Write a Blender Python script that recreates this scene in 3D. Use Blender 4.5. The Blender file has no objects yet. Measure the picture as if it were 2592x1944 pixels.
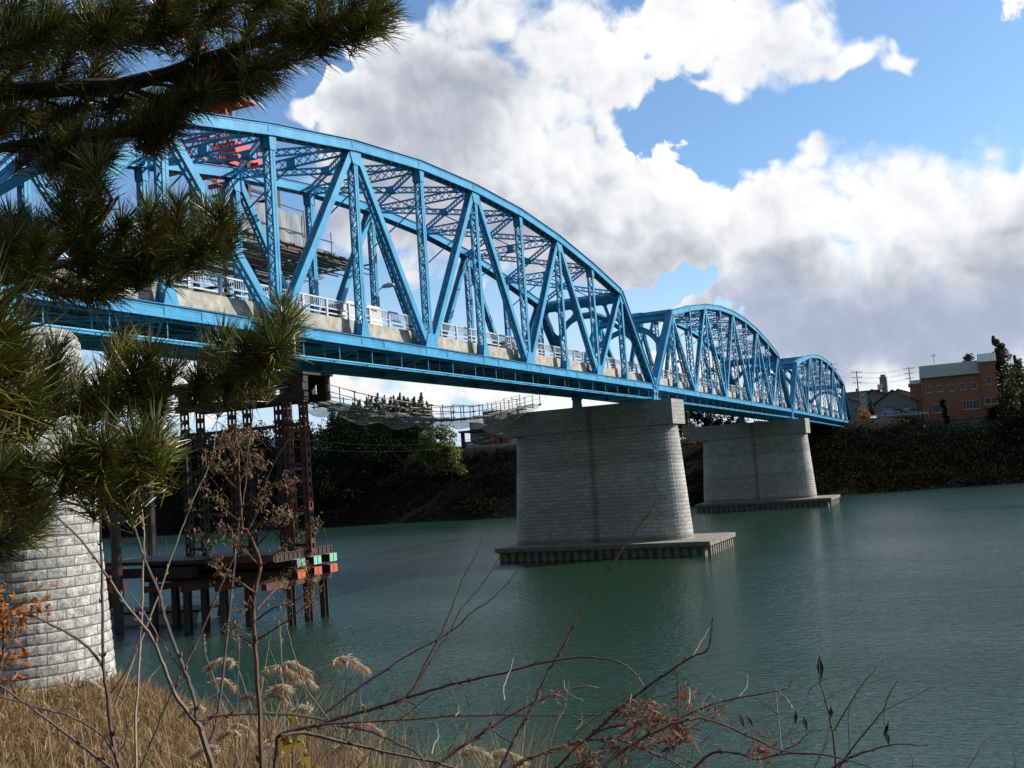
import bpy, math, random
from mathutils import Vector as V, Matrix
R = random.Random(7)
sc = bpy.context.scene
COL = sc.collection
rad = math.radians
# ------------------------------------------------------------------ camera (solved from the truss joints)
CAM = V((-24.477, -29.935, -7.391))
YAW, PITCH, ROLL, FOC = 0.43735, 0.08454, -0.07081, 2607.07
_f = V((math.cos(PITCH)*math.cos(YAW), math.cos(PITCH)*math.sin(YAW), math.sin(PITCH)))
_r0 = V((math.sin(YAW), -math.cos(YAW), 0)); _u0 = _r0.cross(_f)
_r = _r0*math.cos(ROLL) + _u0*math.sin(ROLL); _u = -_r0*math.sin(ROLL) + _u0*math.cos(ROLL)
F0 = V((0.9025, 0.4223, 0.0844)).normalized()
_f = V((0.90252336, 0.42228092, 0.08444174)); _r = V((0.42814393, -0.90095638, -0.07050088)); _u = V((-0.04630714, -0.09978191, 0.99393119))
def ray(px, py):
    return (_f + _r*((px-1296)/FOC) - _u*((py-972)/FOC)).normalized()
def at(px, py, d): return CAM + ray(px, py)*d
def onx(px, py, x): r = ray(px, py); return CAM + r*((x-CAM.x)/r.x)
def ony(px, py, y): r = ray(px, py); return CAM + r*((y-CAM.y)/r.y)
def onz(px, py, z): r = ray(px, py); return CAM + r*((z-CAM.z)/r.z)
cam = bpy.data.cameras.new('camera'); co = bpy.data.objects.new('camera', cam); COL.objects.link(co)
M = Matrix((( _r.x, _u.x, -_f.x, CAM.x), (_r.y, _u.y, -_f.y, CAM.y), (_r.z, _u.z, -_f.z, CAM.z), (0, 0, 0, 1)))
co.matrix_world = M
cam.sensor_width = 36; cam.lens = FOC/2592*36; cam.clip_start = .1; cam.clip_end = 20000
sc.camera = co
# ------------------------------------------------------------------ mesh builder
class MB:
    def __init__(s): s.v = []; s.f = []; s.uv = None
    def poly(s, pts):
        n = len(s.v); s.v += [tuple(p) for p in pts]; s.f.append(tuple(range(n, n+len(pts))))
    def box(s, c, d):
        x, y, z = c; a, b, e = d[0]/2, d[1]/2, d[2]/2; n = len(s.v)
        s.v += [(x+i*a, y+j*b, z+k*e) for k in (-1, 1) for j in (-1, 1) for i in (-1, 1)]
        s.f += [tuple(n+q for q in t) for t in ((0,2,3,1),(4,5,7,6),(0,1,5,4),(2,6,7,3),(0,4,6,2),(1,3,7,5))]
    def bb(s, lo, hi):
        s.box([(lo[i]+hi[i])/2 for i in range(3)], [abs(hi[i]-lo[i]) for i in range(3)])
    def bar(s, a, b, w, h, up=(0,0,1)):
        a, b = V(a), V(b); t = b-a
        if t.length < 1e-6: return
        t.normalize(); side = t.cross(V(up))
        if side.length < 1e-4: side = t.cross(V((1,0,0)))
        side.normalize(); u = side.cross(t); n = len(s.v)
        for p in (a, b):
            for j, k in ((-1,-1),(1,-1),(1,1),(-1,1)): s.v.append(tuple(p+side*(j*w/2)+u*(k*h/2)))
        s.f += [tuple(n+q for q in t2) for t2 in ((0,3,2,1),(4,5,6,7),(0,1,5,4),(1,2,6,5),(2,3,7,6),(3,0,4,7))]
    def tube(s, pts, r, seg=6, cap=True):
        pts = [V(p) for p in pts]; n0 = len(s.v); k = len(pts)
        if not hasattr(r, '__len__'): r = [r]*k
        t = (pts[1]-pts[0]).normalized(); nrm = t.orthogonal().normalized()
        for i, p in enumerate(pts):
            t = (pts[min(i+1, k-1)]-pts[max(i-1, 0)]).normalized()
            nrm = (nrm - t*nrm.dot(t)).normalized(); bn = t.cross(nrm)
            for j in range(seg):
                a = 2*math.pi*j/seg; s.v.append(tuple(p+(nrm*math.cos(a)+bn*math.sin(a))*r[i]))
        for i in range(k-1):
            for j in range(seg):
                a = n0+i*seg+j; b = n0+i*seg+(j+1) % seg; s.f.append((a, b, b+seg, a+seg))
        if cap:
            s.f.append(tuple(n0+j for j in range(seg))[::-1]); s.f.append(tuple(n0+(k-1)*seg+j for j in range(seg)))
    def prism(s, pts, d):
        pts = [V(p) for p in pts]; d = V(d); n = len(s.v); k = len(pts)
        s.v += [tuple(p) for p in pts]+[tuple(p+d) for p in pts]
        s.f.append(tuple(range(n, n+k))[::-1]); s.f.append(tuple(range(n+k, n+2*k)))
        for i in range(k): j = (i+1) % k; s.f.append((n+i, n+j, n+k+j, n+k+i))
    def rivets(s, a, b, nd, pitch=.16, r=.022, h=.018):
        a, b, nd = V(a), V(b), V(nd).normalized(); L = (b-a).length
        if L < 1e-3: return
        t = (b-a)/L; q = t.cross(nd); k = max(1, int(L/pitch))
        for i in range(k):
            p = a+t*((i+.5)*L/k); n = len(s.v)
            s.v += [tuple(p+t*r), tuple(p+q*r), tuple(p-t*r), tuple(p-q*r), tuple(p+nd*h)]
            s.f += [(n,n+1,n+4),(n+1,n+2,n+4),(n+2,n+3,n+4),(n+3,n,n+4)]
    def build(s, name, mat, parent=None, loc=None, smooth=False):
        me = bpy.data.meshes.new(name); me.from_pydata(s.v, [], s.f); me.validate()
        if s.uv is not None:
            L = me.uv_layers.new(name='UVMap')
            vi = [0]*len(me.loops); me.loops.foreach_get('vertex_index', vi)
            flat = []
            for i in vi: flat += list(s.uv[i])
            L.data.foreach_set('uv', flat)
        me.materials.append(mat)
        if smooth: me.polygons.foreach_set('use_smooth', [True]*len(me.polygons))
        o = bpy.data.objects.new(name, me); COL.objects.link(o)
        if parent: o.parent = parent
        if loc is not None: o.location = loc
        return o
def tag(o, label=None, cat=None, group=None, kind=None):
    if label: o['label'] = label
    if cat: o['category'] = cat
    if group: o['group'] = group
    if kind: o['kind'] = kind
    return o
def thing(name, label, cat, loc=(0,0,0), rz=0, group=None):
    o = bpy.data.objects.new(name, None); COL.objects.link(o); o.location = loc; o.rotation_euler = (0,0,rz)
    o.empty_display_size = .3
    return tag(o, label, cat, group)
def copy_tree(o, parent=None):
    c = o.copy(); COL.objects.link(c); c.parent = parent
    for ch in list(KIDS.get(o.name, [])) or [x for x in bpy.data.objects if x.parent == o]: copy_tree(ch, c)
    return c
KIDS = {}
# ------------------------------------------------------------------ materials
def mat(name, col, rough=.7, metal=0, var=.0, vscale=3., col2=None, bump=0, bscale=20., spec=.5, detail=6, trans=0, coat=0):
    m = bpy.data.materials.new(name); m.use_nodes = True; nt = m.node_tree; N = nt.nodes; L = nt.links
    b = N['Principled BSDF']; b.inputs['Base Color'].default_value = (*col, 1); b.inputs['Roughness'].default_value = rough
    b.inputs['Metallic'].default_value = metal; b.inputs['Specular IOR Level'].default_value = spec
    if coat: b.inputs['Coat Weight'].default_value = coat
    tc = N.new('ShaderNodeTexCoord')
    if var or col2:
        n = N.new('ShaderNodeTexNoise'); n.inputs['Scale'].default_value = vscale; n.inputs['Detail'].default_value = detail
        n.inputs['Roughness'].default_value = .65
        L.new(tc.outputs['Object'], n.inputs['Vector'])
        r = N.new('ShaderNodeValToRGB'); r.color_ramp.elements[0].position = .35; r.color_ramp.elements[1].position = .68
        c2 = col2 or tuple(c*(1-var) for c in col); r.color_ramp.elements[0].color = (*c2, 1); r.color_ramp.elements[1].color = (*col, 1)
        L.new(n.outputs['Fac'], r.inputs['Fac']); L.new(r.outputs['Color'], b.inputs['Base Color'])
    if bump:
        n2 = N.new('ShaderNodeTexNoise'); n2.inputs['Scale'].default_value = bscale; n2.inputs['Detail'].default_value = 5
        L.new(tc.outputs['Object'], n2.inputs['Vector'])
        bp = N.new('ShaderNodeBump'); bp.inputs['Strength'].default_value = bump; bp.inputs['Distance'].default_value = .05
        L.new(n2.outputs['Fac'], bp.inputs['Height']); L.new(bp.outputs['Normal'], b.inputs['Normal'])
    return m
def leafmat(name, c1, c2, rough=.5, island=True, trans=.25, c3=None, spec=.3):
    m = bpy.data.materials.new(name); m.use_nodes = True; nt = m.node_tree; N = nt.nodes; L = nt.links
    b = N['Principled BSDF']; b.inputs['Roughness'].default_value = rough; b.inputs['Specular IOR Level'].default_value = spec
    g = N.new('ShaderNodeNewGeometry'); r = N.new('ShaderNodeValToRGB')
    r.color_ramp.elements[0].color = (*c1, 1); r.color_ramp.elements[1].color = (*c2, 1)
    if c3: e = r.color_ramp.elements.new(.93); e.color = (*c2, 1); r.color_ramp.elements[-1].color = (*c3, 1)
    L.new(g.outputs['Random Per Island'], r.inputs['Fac']); L.new(r.outputs['Color'], b.inputs['Base Color'])
    if trans:
        t = N.new('ShaderNodeBsdfTranslucent'); L.new(r.outputs['Color'], t.inputs['Color'])
        mx = N.new('ShaderNodeMixShader'); mx.inputs['Fac'].default_value = trans
        L.new(b.outputs[0], mx.inputs[1]); L.new(t.outputs[0], mx.inputs[2]); L.new(mx.outputs[0], N['Material Output'].inputs['Surface'])
    return m
def stonemat(name, base, dark, bw=.66, bh=.35, stain=None, mortar=(.10,.10,.095), msize=.018):
    m = bpy.data.materials.new(name); m.use_nodes = True; nt = m.node_tree; N = nt.nodes; L = nt.links
    b = N['Principled BSDF']; b.inputs['Roughness'].default_value = .85
    uv = N.new('ShaderNodeUVMap'); tc = N.new('ShaderNodeTexCoord')
    br = N.new('ShaderNodeTexBrick'); br.inputs['Scale'].default_value = 1; br.inputs['Brick Width'].default_value = bw; br.inputs['Row Height'].default_value = bh
    br.inputs['Mortar Size'].default_value = msize; br.inputs['Mortar Smooth'].default_value = .4; br.inputs['Bias'].default_value = 0
    br.inputs['Color1'].default_value = (*base, 1); br.inputs['Color2'].default_value = (*[c*.66 for c in base], 1); br.inputs['Mortar'].default_value = (*mortar, 1)
    L.new(uv.outputs[0], br.inputs['Vector'])
    n = N.new('ShaderNodeTexNoise'); n.inputs['Scale'].default_value = 5; n.inputs['Detail'].default_value = 9; n.inputs['Roughness'].default_value = .75
    L.new(tc.outputs['Object'], n.inputs['Vector'])
    rp = N.new('ShaderNodeValToRGB'); rp.color_ramp.elements[0].position = .40; rp.color_ramp.elements[1].position = .58
    rp.color_ramp.elements[0].color = (0,0,0,1)
    L.new(n.outputs['Fac'], rp.inputs['Fac'])
    mx = N.new('ShaderNodeMix'); mx.data_type = 'RGBA'; mx.blend_type = 'MIX'
    mx.inputs['A'].default_value = (*dark, 1)
    L.new(rp.outputs['Color'], mx.inputs['Factor']); L.new(br.outputs['Color'], mx.inputs['B'])
    out = mx.outputs['Result']
    if stain:
        # a drainage streak down the face plus old water-level bands, both fixed to the stone
        sx = N.new('ShaderNodeSeparateXYZ'); L.new(tc.outputs['Object'], sx.inputs[0])
        n3 = N.new('ShaderNodeTexNoise'); n3.inputs['Scale'].default_value = .8; L.new(tc.outputs['Object'], n3.inputs['Vector'])
        def mth(op, a, b_=None):
            q = N.new('ShaderNodeMath'); q.operation = op
            for i, x in enumerate((a, b_)):
                if x is None: continue
                if isinstance(x, (int, float)): q.inputs[i].default_value = x
                else: L.new(x, q.inputs[i])
            return q.outputs[0]
        yy = mth('ADD', sx.outputs['Y'], mth('MULTIPLY', n3.outputs['Fac'], .5))
        d = mth('ABSOLUTE', mth('SUBTRACT', yy, stain))
        s1 = mth('MULTIPLY', mth('MINIMUM', 1., mth('MAXIMUM', 0., mth('SUBTRACT', 1., mth('DIVIDE', d, .5)))), .48)
        m2 = N.new('ShaderNodeMix'); m2.data_type = 'RGBA'; L.new(s1, m2.inputs['Factor']); L.new(out, m2.inputs['A']); m2.inputs['B'].default_value = (.02,.02,.02,1)
        band = N.new('ShaderNodeValToRGB'); band.color_ramp.interpolation = 'EASE'
        zz = mth('DIVIDE', mth('ADD', sx.outputs['Z'], 14.6), 12.)
        L.new(zz, band.inputs['Fac']); E = band.color_ramp.elements
        E[0].position = 0; E[0].color = (.6,.6,.6,1); E[1].position = 1; E[1].color = (.62,.62,.62,1)
        for p, c in ((.006,.45),(.03,.9),(.33,.85),(.35,.98),(.58,.98),(.6,.78),(.8,.85),(.83,.7)):
            e = E.new(p); e.color = (c,c,c,1)
        m3 = N.new('ShaderNodeMix'); m3.data_type = 'RGBA'; m3.blend_type = 'MULTIPLY'; m3.inputs['Factor'].default_value = 1
        L.new(m2.outputs['Result'], m3.inputs['A']); L.new(band.outputs['Color'], m3.inputs['B']); out = m3.outputs['Result']
    L.new(out, b.inputs['Base Color'])
    ad = N.new('ShaderNodeMath'); ad.operation = 'MULTIPLY_ADD'; ad.inputs[1].default_value = -1.2
    L.new(br.outputs['Fac'], ad.inputs[0]); L.new(n.outputs['Fac'], ad.inputs[2])
    bp = N.new('ShaderNodeBump'); bp.inputs['Strength'].default_value = .9; bp.inputs['Distance'].default_value = .06
    L.new(ad.outputs[0], bp.inputs['Height']); L.new(bp.outputs['Normal'], b.inputs['Normal'])
    return m
BLUE = mat('blue_paint', (.065,.375,.61), .40, spec=.35, col2=(.034,.25,.47), vscale=1.1, detail=9, bump=.05, bscale=40)
CONC = mat('concrete_fascia', (.54,.50,.42), .85, col2=(.27,.245,.20), vscale=1.8, bump=.2, bscale=12)
CONC2 = mat('platform_concrete', (.30,.27,.22), .9, col2=(.17,.155,.13), vscale=1.1, bump=.3, bscale=9)
ASPH = mat('asphalt', (.05,.05,.05), .9, var=.3)
ALU = mat('railing_aluminium', (.55,.57,.60), .42, metal=.25, var=.1)
STEELD = mat('dark_steel', (.05,.035,.03), .7, var=.4, vscale=4)
RUST = mat('red_oxide_steel', (.14,.04,.03), .65, col2=(.06,.02,.016), vscale=3)
RUST2 = mat('tower_oxide_steel', (.15,.048,.036), .65, col2=(.07,.024,.018), vscale=3)
MINT = mat('mint_paint', (.30,.62,.48), .5, var=.25, vscale=6)
ORAN = mat('orange_paint', (.62,.14,.07), .5, var=.25, vscale=6)
RED = mat('crane_red', (.62,.035,.03), .45, var=.25)
PILE = mat('pile_steel', (.13,.09,.08), .75, col2=(.06,.04,.035), vscale=2)
PLANK = mat('scaffold_plank', (.30,.27,.24), .8, col2=(.12,.10,.09), vscale=2)
PIPE = mat('scaffold_pipe', (.22,.21,.21), .5, metal=.5, var=.3)
WHITE = mat('white_paint', (.78,.78,.76), .5, var=.1)
GLASS = mat('dark_glass', (.03,.04,.05), .08, spec=.8)
TYRE = mat('tyre_rubber', (.02,.02,.02), .9)
BARK = mat('pine_bark', (.055,.04,.03), .9, var=.5, vscale=30, bump=.5, bscale=60)
# ------------------------------------------------------------------ the three truss spans
P = 7.07
HS = [0, 8.24, 9.58, 10.66, 11.32, 11.51]
def hz(n): return HS[n if n <= 5 else 10-n]
def bx(n): return 71.4 if n == 0 else (-.7 if n == 10 else 70.7-P*n)
def tx(n): return 70.7-P*n
WY = 8.0
def laced(mb, a, b, y, wx, wy, groove=False, pitch=.42, rv=False):
    """two channels joined by zigzag lacing on both edge faces; a, b = (x, z)"""
    A, B = V((a[0], 0, a[1])), V((b[0], 0, b[1])); t = (B-A).normalized(); n = V((-t.z, 0, t.x)); L = (B-A).length
    for s in (-1, 1):
        yo = V((0, y+s*wy/2, 0))
        if groove:
            for g in (-1, 1): mb.bar(A+yo+n*(g*wx*.27), B+yo+n*(g*wx*.27), wx*.45, .075, (0,1,0)) if False else mb.bar(A+yo+n*(g*wx*.27), B+yo+n*(g*wx*.27), .075, wx*.45, n)
            mb.bar(A+yo-V((0,s*.03,0)), B+yo-V((0,s*.03,0)), .04, wx*.2, n)
        else:
            mb.bar(A+yo, B+yo, .05, wx, n)
            for g in (-1, 1): mb.bar(A+yo-V((0,s*.06,0))+n*(g*(wx/2-.02)), B+yo-V((0,s*.06,0))+n*(g*(wx/2-.02)), .12, .03, n)
        if rv and s == -1:
            for g in (-1, 1): mb.rivets(A+yo+n*(g*wx*.4)+V((0,-.04,0)), B+yo+n*(g*wx*.4)+V((0,-.04,0)), (0,-1,0), .17, .018, .014)
    k = max(2, int(L/pitch)); hw = wy/2-.02
    for g in (-1, 1):
        off = n*(g*(wx/2-.01)); s = 1
        for i in range(1, k-1):
            p, q = A+t*(L*i/k)+off, A+t*(L*(i+1)/k)+off
            mb.bar(p+V((0,y-s*hw,0)), q+V((0,y+s*hw,0)), .065, .014, n); s = -s
        for e0, e1 in ((0, .07), (.93, 1)):
            mb.bar(A+t*(L*e0)+off+V((0,y,0)), A+t*(L*e1)+off+V((0,y,0)), wy-.04, .02, n)
def boxm(mb, a, b, y, h, w, rv=False, lace=True):
    """riveted box chord with proud cover plate and angle flanges"""
    A, B = V((a[0], y, a[1])), V((b[0], y, b[1])); t = (B-A).normalized(); n = V((-t.z, 0, t.x))
    if n.z < 0: n = -n
    for s in (-1, 1):
        mb.bar(A+V((0,s*w/2,0)), B+V((0,s*w/2,0)), .05, h, n)
        for g in (-1, 1):
            mb.bar(A+V((0,s*(w/2+.03),0))+n*(g*(h/2-.05)), B+V((0,s*(w/2+.03),0))+n*(g*(h/2-.05)), .03, .11, n)
            mb.bar(A+V((0,s*(w/2+.05),0))+n*(g*(h/2+.012)), B+V((0,s*(w/2+.05),0))+n*(g*(h/2+.012)), .14, .024, n)
            if rv and s == -1:
                mb.rivets(A+V((0,-w/2-.045,0))+n*(g*(h/2-.05)), B+V((0,-w/2-.045,0))+n*(g*(h/2-.05)), (0,-1,0), .15)
    mb.bar(A+n*(h/2+.03), B+n*(h/2+.03), w+.1, .03, n)
    k = max(2, int((B-A).length/.45)); s = 1; hw = w/2-.02
    for i in range(k):
        p, q = A.lerp(B, i/k)-n*(h/2+.03), A.lerp(B, (i+1)/k)-n*(h/2+.03)
        mb.bar(p+V((0,-s*hw,0)), q+V((0,s*hw,0)), .08, .02, n); s = -s
def gusset(mb, x, z, y, pts, rv=True):
    for s in (-1, 1):
        yy = y+s*.262
        mb.prism([(x+p[0], yy-.012, z+p[1]) for p in pts], (0, .024, 0))
    if rv:
        cx = sum(p[0] for p in pts)/len(pts); cz = sum(p[1] for p in pts)/len(pts)
        k = len(pts)
        for f in (.86, .5):
            for i in range(k):
                a, b = pts[i], pts[(i+1) % k]
                mb.rivets((x+cx+(a[0]-cx)*f, y-.275, z+cz+(a[1]-cz)*f), (x+cx+(b[0]-cx)*f, y-.275, z+cz+(b[1]-cz)*f), (0,-1,0), .13, .02, .016)
def lattice(mb, a, b, depth, up=(0,0,1), pitch=.55, ch=.09):
    """flat lattice strut: two angles with crossed flats between them"""
    a, b, up = V(a), V(b), V(up); t = (b-a).normalized(); u = (up-t*up.dot(t)).normalized(); L = (b-a).length; k = max(3, int(L/pitch))
    for s in (-1, 1):
        mb.bar(a+u*(s*depth/2), b+u*(s*depth/2), ch*1.3, ch, u)
    for i in range(k):
        p, q = a+t*(L*i/k), a+t*(L*(i+1)/k)
        mb.bar(p-u*(depth/2), q+u*(depth/2), .02, .055, u); mb.bar(p+u*(depth/2), q-u*(depth/2), .02, .055, u)
def make_span():
    T = thing('truss_span', 'nearest and largest blue arched truss span, partly behind the pine', 'bridge span')
    for y, near in ((0., True), (WY, False)):
        b = MB()
        for i in range(10): boxm(b, (bx(i+1), 0), (bx(i), 0), y, .52, .44, rv=near)
        if near:
            for i in range(10):
                for f in (-.1, .08): b.rivets((bx(i+1), y-.25, f), (bx(i), y-.25, f), (0,-1,0), .17)
            for i in range(1, 10):      # splice plates
                xx = bx(i)+2.1; b.bb((xx-.35, y-.275, -.2), (xx+.35, y-.245, .2)); b.bb((xx-.37, y-.27, -.29), (xx-.345, y-.22, .29))
        for n in range(1, 10):
            if n % 2: gusset(b, bx(n), .26, y, [(-.42,-.5),(.42,-.5),(.42,.05),(.2,.95),(-.2,.95),(-.42,.05)], near)
            else: gusset(b, bx(n), .26, y, [(-.75,-.5),(.75,-.5),(.75,.1),(.42,.85),(-.42,.85),(-.75,.1)], near)
        for s, n in ((-1, 10), (1, 0)): gusset(b, bx(n), .2, y, [(-.4,-.45),(.4,-.45),(.4,.2),(.25,.7),(-.25,.7),(-.4,.2)], near)
        b.build('bottom_chord', BLUE, T)
        b = MB()
        for n in range(1, 9): boxm(b, (tx(n+1), hz(n+1)), (tx(n), hz(n)), y, .56, .5, rv=near)
        for n in range(1, 10):
            if n % 2: gusset(b, tx(n), hz(n)-.25, y, [(-.55,.4),(.55,.4),(.5,-.35),(.3,-.8),(-.3,-.8),(-.5,-.35)], near)
            else: gusset(b, tx(n), hz(n)-.25, y, [(-.3,.4),(.3,.4),(.22,-.75),(-.22,-.75)], near)
            b.bb((tx(n)-.32, y-.3, hz(n)-.22), (tx(n)-.30, y+.3, hz(n)+.3))
        b.build('top_chord', BLUE, T)
        for n, m in ((9, 10), (1, 0)):
            b = MB(); boxm(b, (bx(m), 0), (tx(n), hz(n)), y, .56, .5, rv=near); b.build('end_post', BLUE, T)
        for n in range(1, 10):
            b = MB(); laced(b, (tx(n), .3), (tx(n), hz(n)-.25), y, .36, .4, True); b.build('vertical_post', BLUE, T)
        for n in range(1, 9):
            b = MB()
            pk, vv = (n, n+1) if n % 2 else (n+1, n)
            s = .26 if pk > vv else -.26
            laced(b, (tx(vv)-s, .35), (tx(pk)+s*.8, hz(pk)-.3), y, .40, .4, False, .45); b.build('diagonal', BLUE, T)
    for n in range(1, 10):            # struts, sway rods
        b = MB(); x, z = tx(n), hz(n)
        dd = .5 if n not in (1, 9) else .4
        lattice(b, (x, .25, z-.12), (x, WY-.25, z-.12), dd)
        if 1 < n < 9:
            b.bb((x-.03, WY/2-.3, z-.5), (x+.03, WY/2+.3, z+.15))
            for s in (-1, 1): b.bar((x, WY/2+s*.2, z-.4), (x, WY/2+s*(WY/2-.25), z-2.6), .07, .07)
        b.build('top_strut', BLUE, T)
    for n in range(1, 9):
        b = MB(); xa, xb, za, zb = tx(n+1), tx(n), hz(n+1)-.05, hz(n)-.05
        lattice(b, (xa+.2, .3, za), (xb-.2, WY-.3, zb), .34); lattice(b, (xa+.2, WY-.3, za+.01), (xb-.2, .3, zb+.01), .34)
        xm, zm = (xa+xb)/2, (za+zb)/2
        b.bb((xm-.3, WY/2-.3, zm-.2), (xm+.3, WY/2+.3, zm+.2))
        b.build('top_lateral_brace', BLUE, T)
    for n, m in ((9, 10), (1, 0)):    # portals
        b = MB(); A, B = V((tx(n), 0, hz(n))), V((bx(m), 0, 0)); t = (B-A).normalized(); nn = V((t.z, 0, -t.x))
        def pp(s, y, o=0): return A+t*s+V((0, y, 0))+nn*o
        def plate(pts, th=.05):
            q = [pp(s_, y_, -th/2) for s_, y_ in pts]; b.prism(q, nn*th)
        plate([(.15,.25),(.15,WY-.25),(.95,WY-.25),(.95,.25)])
        for s_ in (.12, .97): b.bar(pp(s_, .25), pp(s_, WY-.25), .05, .34, nn)
        K = 18; inn = []; out = []
        for i in range(K+1):
            y_ = .3+(WY-.6)*i/K; w = abs(y_-WY/2)/(WY/2-.3)
            c = 2.0+2.9*w**2.3; out.append((c-.25-.05*w, y_)); inn.append((c+.25+.5*w**3, y_))
        for i in range(K):
            plate([out[i], out[i+1], inn[i+1], inn[i]], .05)
            b.bar(pp(*out[i]), pp(*out[i+1]), .04, .30, nn); b.bar(pp(*inn[i]), pp(*inn[i+1]), .04, .30, nn)
        for y_ in (1.7, 3.2, WY-3.2, WY-1.7):
            w = abs(y_-WY/2)/(WY/2-.3); c = 2.0+2.9*w**2.3-.2
            plate([(.9, y_-.5),(1.25, y_-.16),(c-.35, y_-.16),(c, y_-.5),(c, y_+.5),(c-.35, y_+.16),(1.25, y_+.16),(.9, y_+.5)], .06)
        for sg in (0, 1):
            ys = [.25, .85, .42, .42, .75, .25] ; ss = [.9, .9, 1.5, 3.2, 4.1, 6.2]
            plate([(s_, (WY-y_) if sg else y_) for s_, y_ in zip(ss, ys)], .06)
        b.build('portal', BLUE, T)
    for n in range(0, 11):
        b = MB(); x = bx(n)+(.3 if n == 10 else (-.3 if n == 0 else 0))
        b.bb((x-.02, .24, -.28), (x+.02, WY-.24, .55))
        for z in (-.28, .55): b.bb((x-.15, .24, z-.02), (x+.15, WY-.24, z+.02))
        for i in range(6): b.bb((x-.12, 1.2+i*1.12, -.26), (x+.12, 1.22+i*1.12, .53))
        b.build('floor_beam', BLUE, T)
    b = MB()
    for y in (1.5, 2.75, 4, 5.25, 6.5):
        b.bb((-.6, y-.02, 0), (71.3, y+.02, .6)); b.bb((-.6, y-.12, -.02), (71.3, y+.12, .01))
    for i in range(10):
        lattice(b, (bx(i+1), .3, -.2), (bx(i), WY-.3, -.2), .12, pitch=1.0, ch=.08); lattice(b, (bx(i+1), WY-.3, -.18), (bx(i), .3, -.18), .12, pitch=1.0, ch=.08)
    b.build('floor_stringers', BLUE, T)
    b = MB()
    b.tube([(x_, -.05, -1.12) for x_ in (-.6, 35, 71.3)], .055, 8)
    b.bb((-.6, .33, -1.17), (71.3, .42, -1.07)); 
    for i in range(24):
        x_ = 1+i*3.0; b.bb((x_-.02, -.07, -1.1), (x_+.02, -.03, -.3)); b.bb((x_-.03, -.05, -1.14), (x_+.03, .9, -1.10)); b.bb((x_-.025, .85, -1.1), (x_+.025, .9, -.1))
    b.build('inspection_rail', BLUE, T)
    b = MB()
    b.bb((-.9, 1.2, .6), (71.6, 6.8, .86)); b.build('road_surface', ASPH, T)
    for y0, y1 in ((.62, 1.2), (6.8, 7.38)):
        b = MB(); L = 71.6+.9; k = 24
        for i in range(k):
            x0 = -.9+L*i/k; b.bb((x0+.006, y0, .56), (x0+L/k-.006, y1, 1.30))
        b.build('deck_edge', CONC, T)
    for y in (.8, 7.2):
        b = MB(); k = 36; L = 72.3/k
        for i in range(k+1):
            x_ = -.8+L*i; b.bb((x_-.065, y-.06, 1.3), (x_+.065, y+.06, 2.24))
        b.bb((-.8, y-.045, 2.19), (71.5, y+.045, 2.27)); b.bb((-.8, y-.03, 1.72), (71.5, y+.03, 1.79)); b.bb((-.8, y-.03, 1.47), (71.5, y+.03, 1.54))
        for i in range(k):
            for j in range(1, 13):
                x_ = -.8+L*(i+j/13); b.bb((x_-.012, y-.012, 1.77), (x_+.012, y+.012, 2.2))
        b.build('railing', ALU, T)
    for x in (-.55, 71.25):
        for y in (0, WY):
            b = MB(); b.bb((x-.28, y-.3, -.55), (x+.28, y+.3, -.3)); b.tube([(x, y-.3, -.66), (x, y+.3, -.66)], .13, 10); b.prism([(x-.2, y-.25, -.75), (x+.2, y-.25, -.75), (x+.36, y-.25, -1.28), (x-.36, y-.25, -1.28)], (0, .5, 0)); b.bb((x-.42, y-.42, -1.5), (x+.42, y+.42, -1.28))
            b.build('bearing_shoe', BLUE, T)
    return T
span = make_span()
ZD = [0, -.21, -.84, -1.9]
def set_span(o, k):
    o.location = (72.6*k, 0, ZD[k]); o.rotation_euler = (0, math.atan2(ZD[k]-ZD[k+1], 72.6), 0)
set_span(span, 0)
SG = 'blue truss spans of the bridge'
span['group'] = SG
kids = [x for x in bpy.data.objects if x.parent == span]
for k, lb in ((1, 'middle blue truss span between the two stone piers in the water'), (2, 'farthest and smallest blue truss span, ending on the far bank')):
    c = span.copy(); COL.objects.link(c); c['label'] = lb
    for q in kids:
        d = q.copy(); COL.objects.link(d); d.parent = c
    set_span(c, k)
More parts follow.
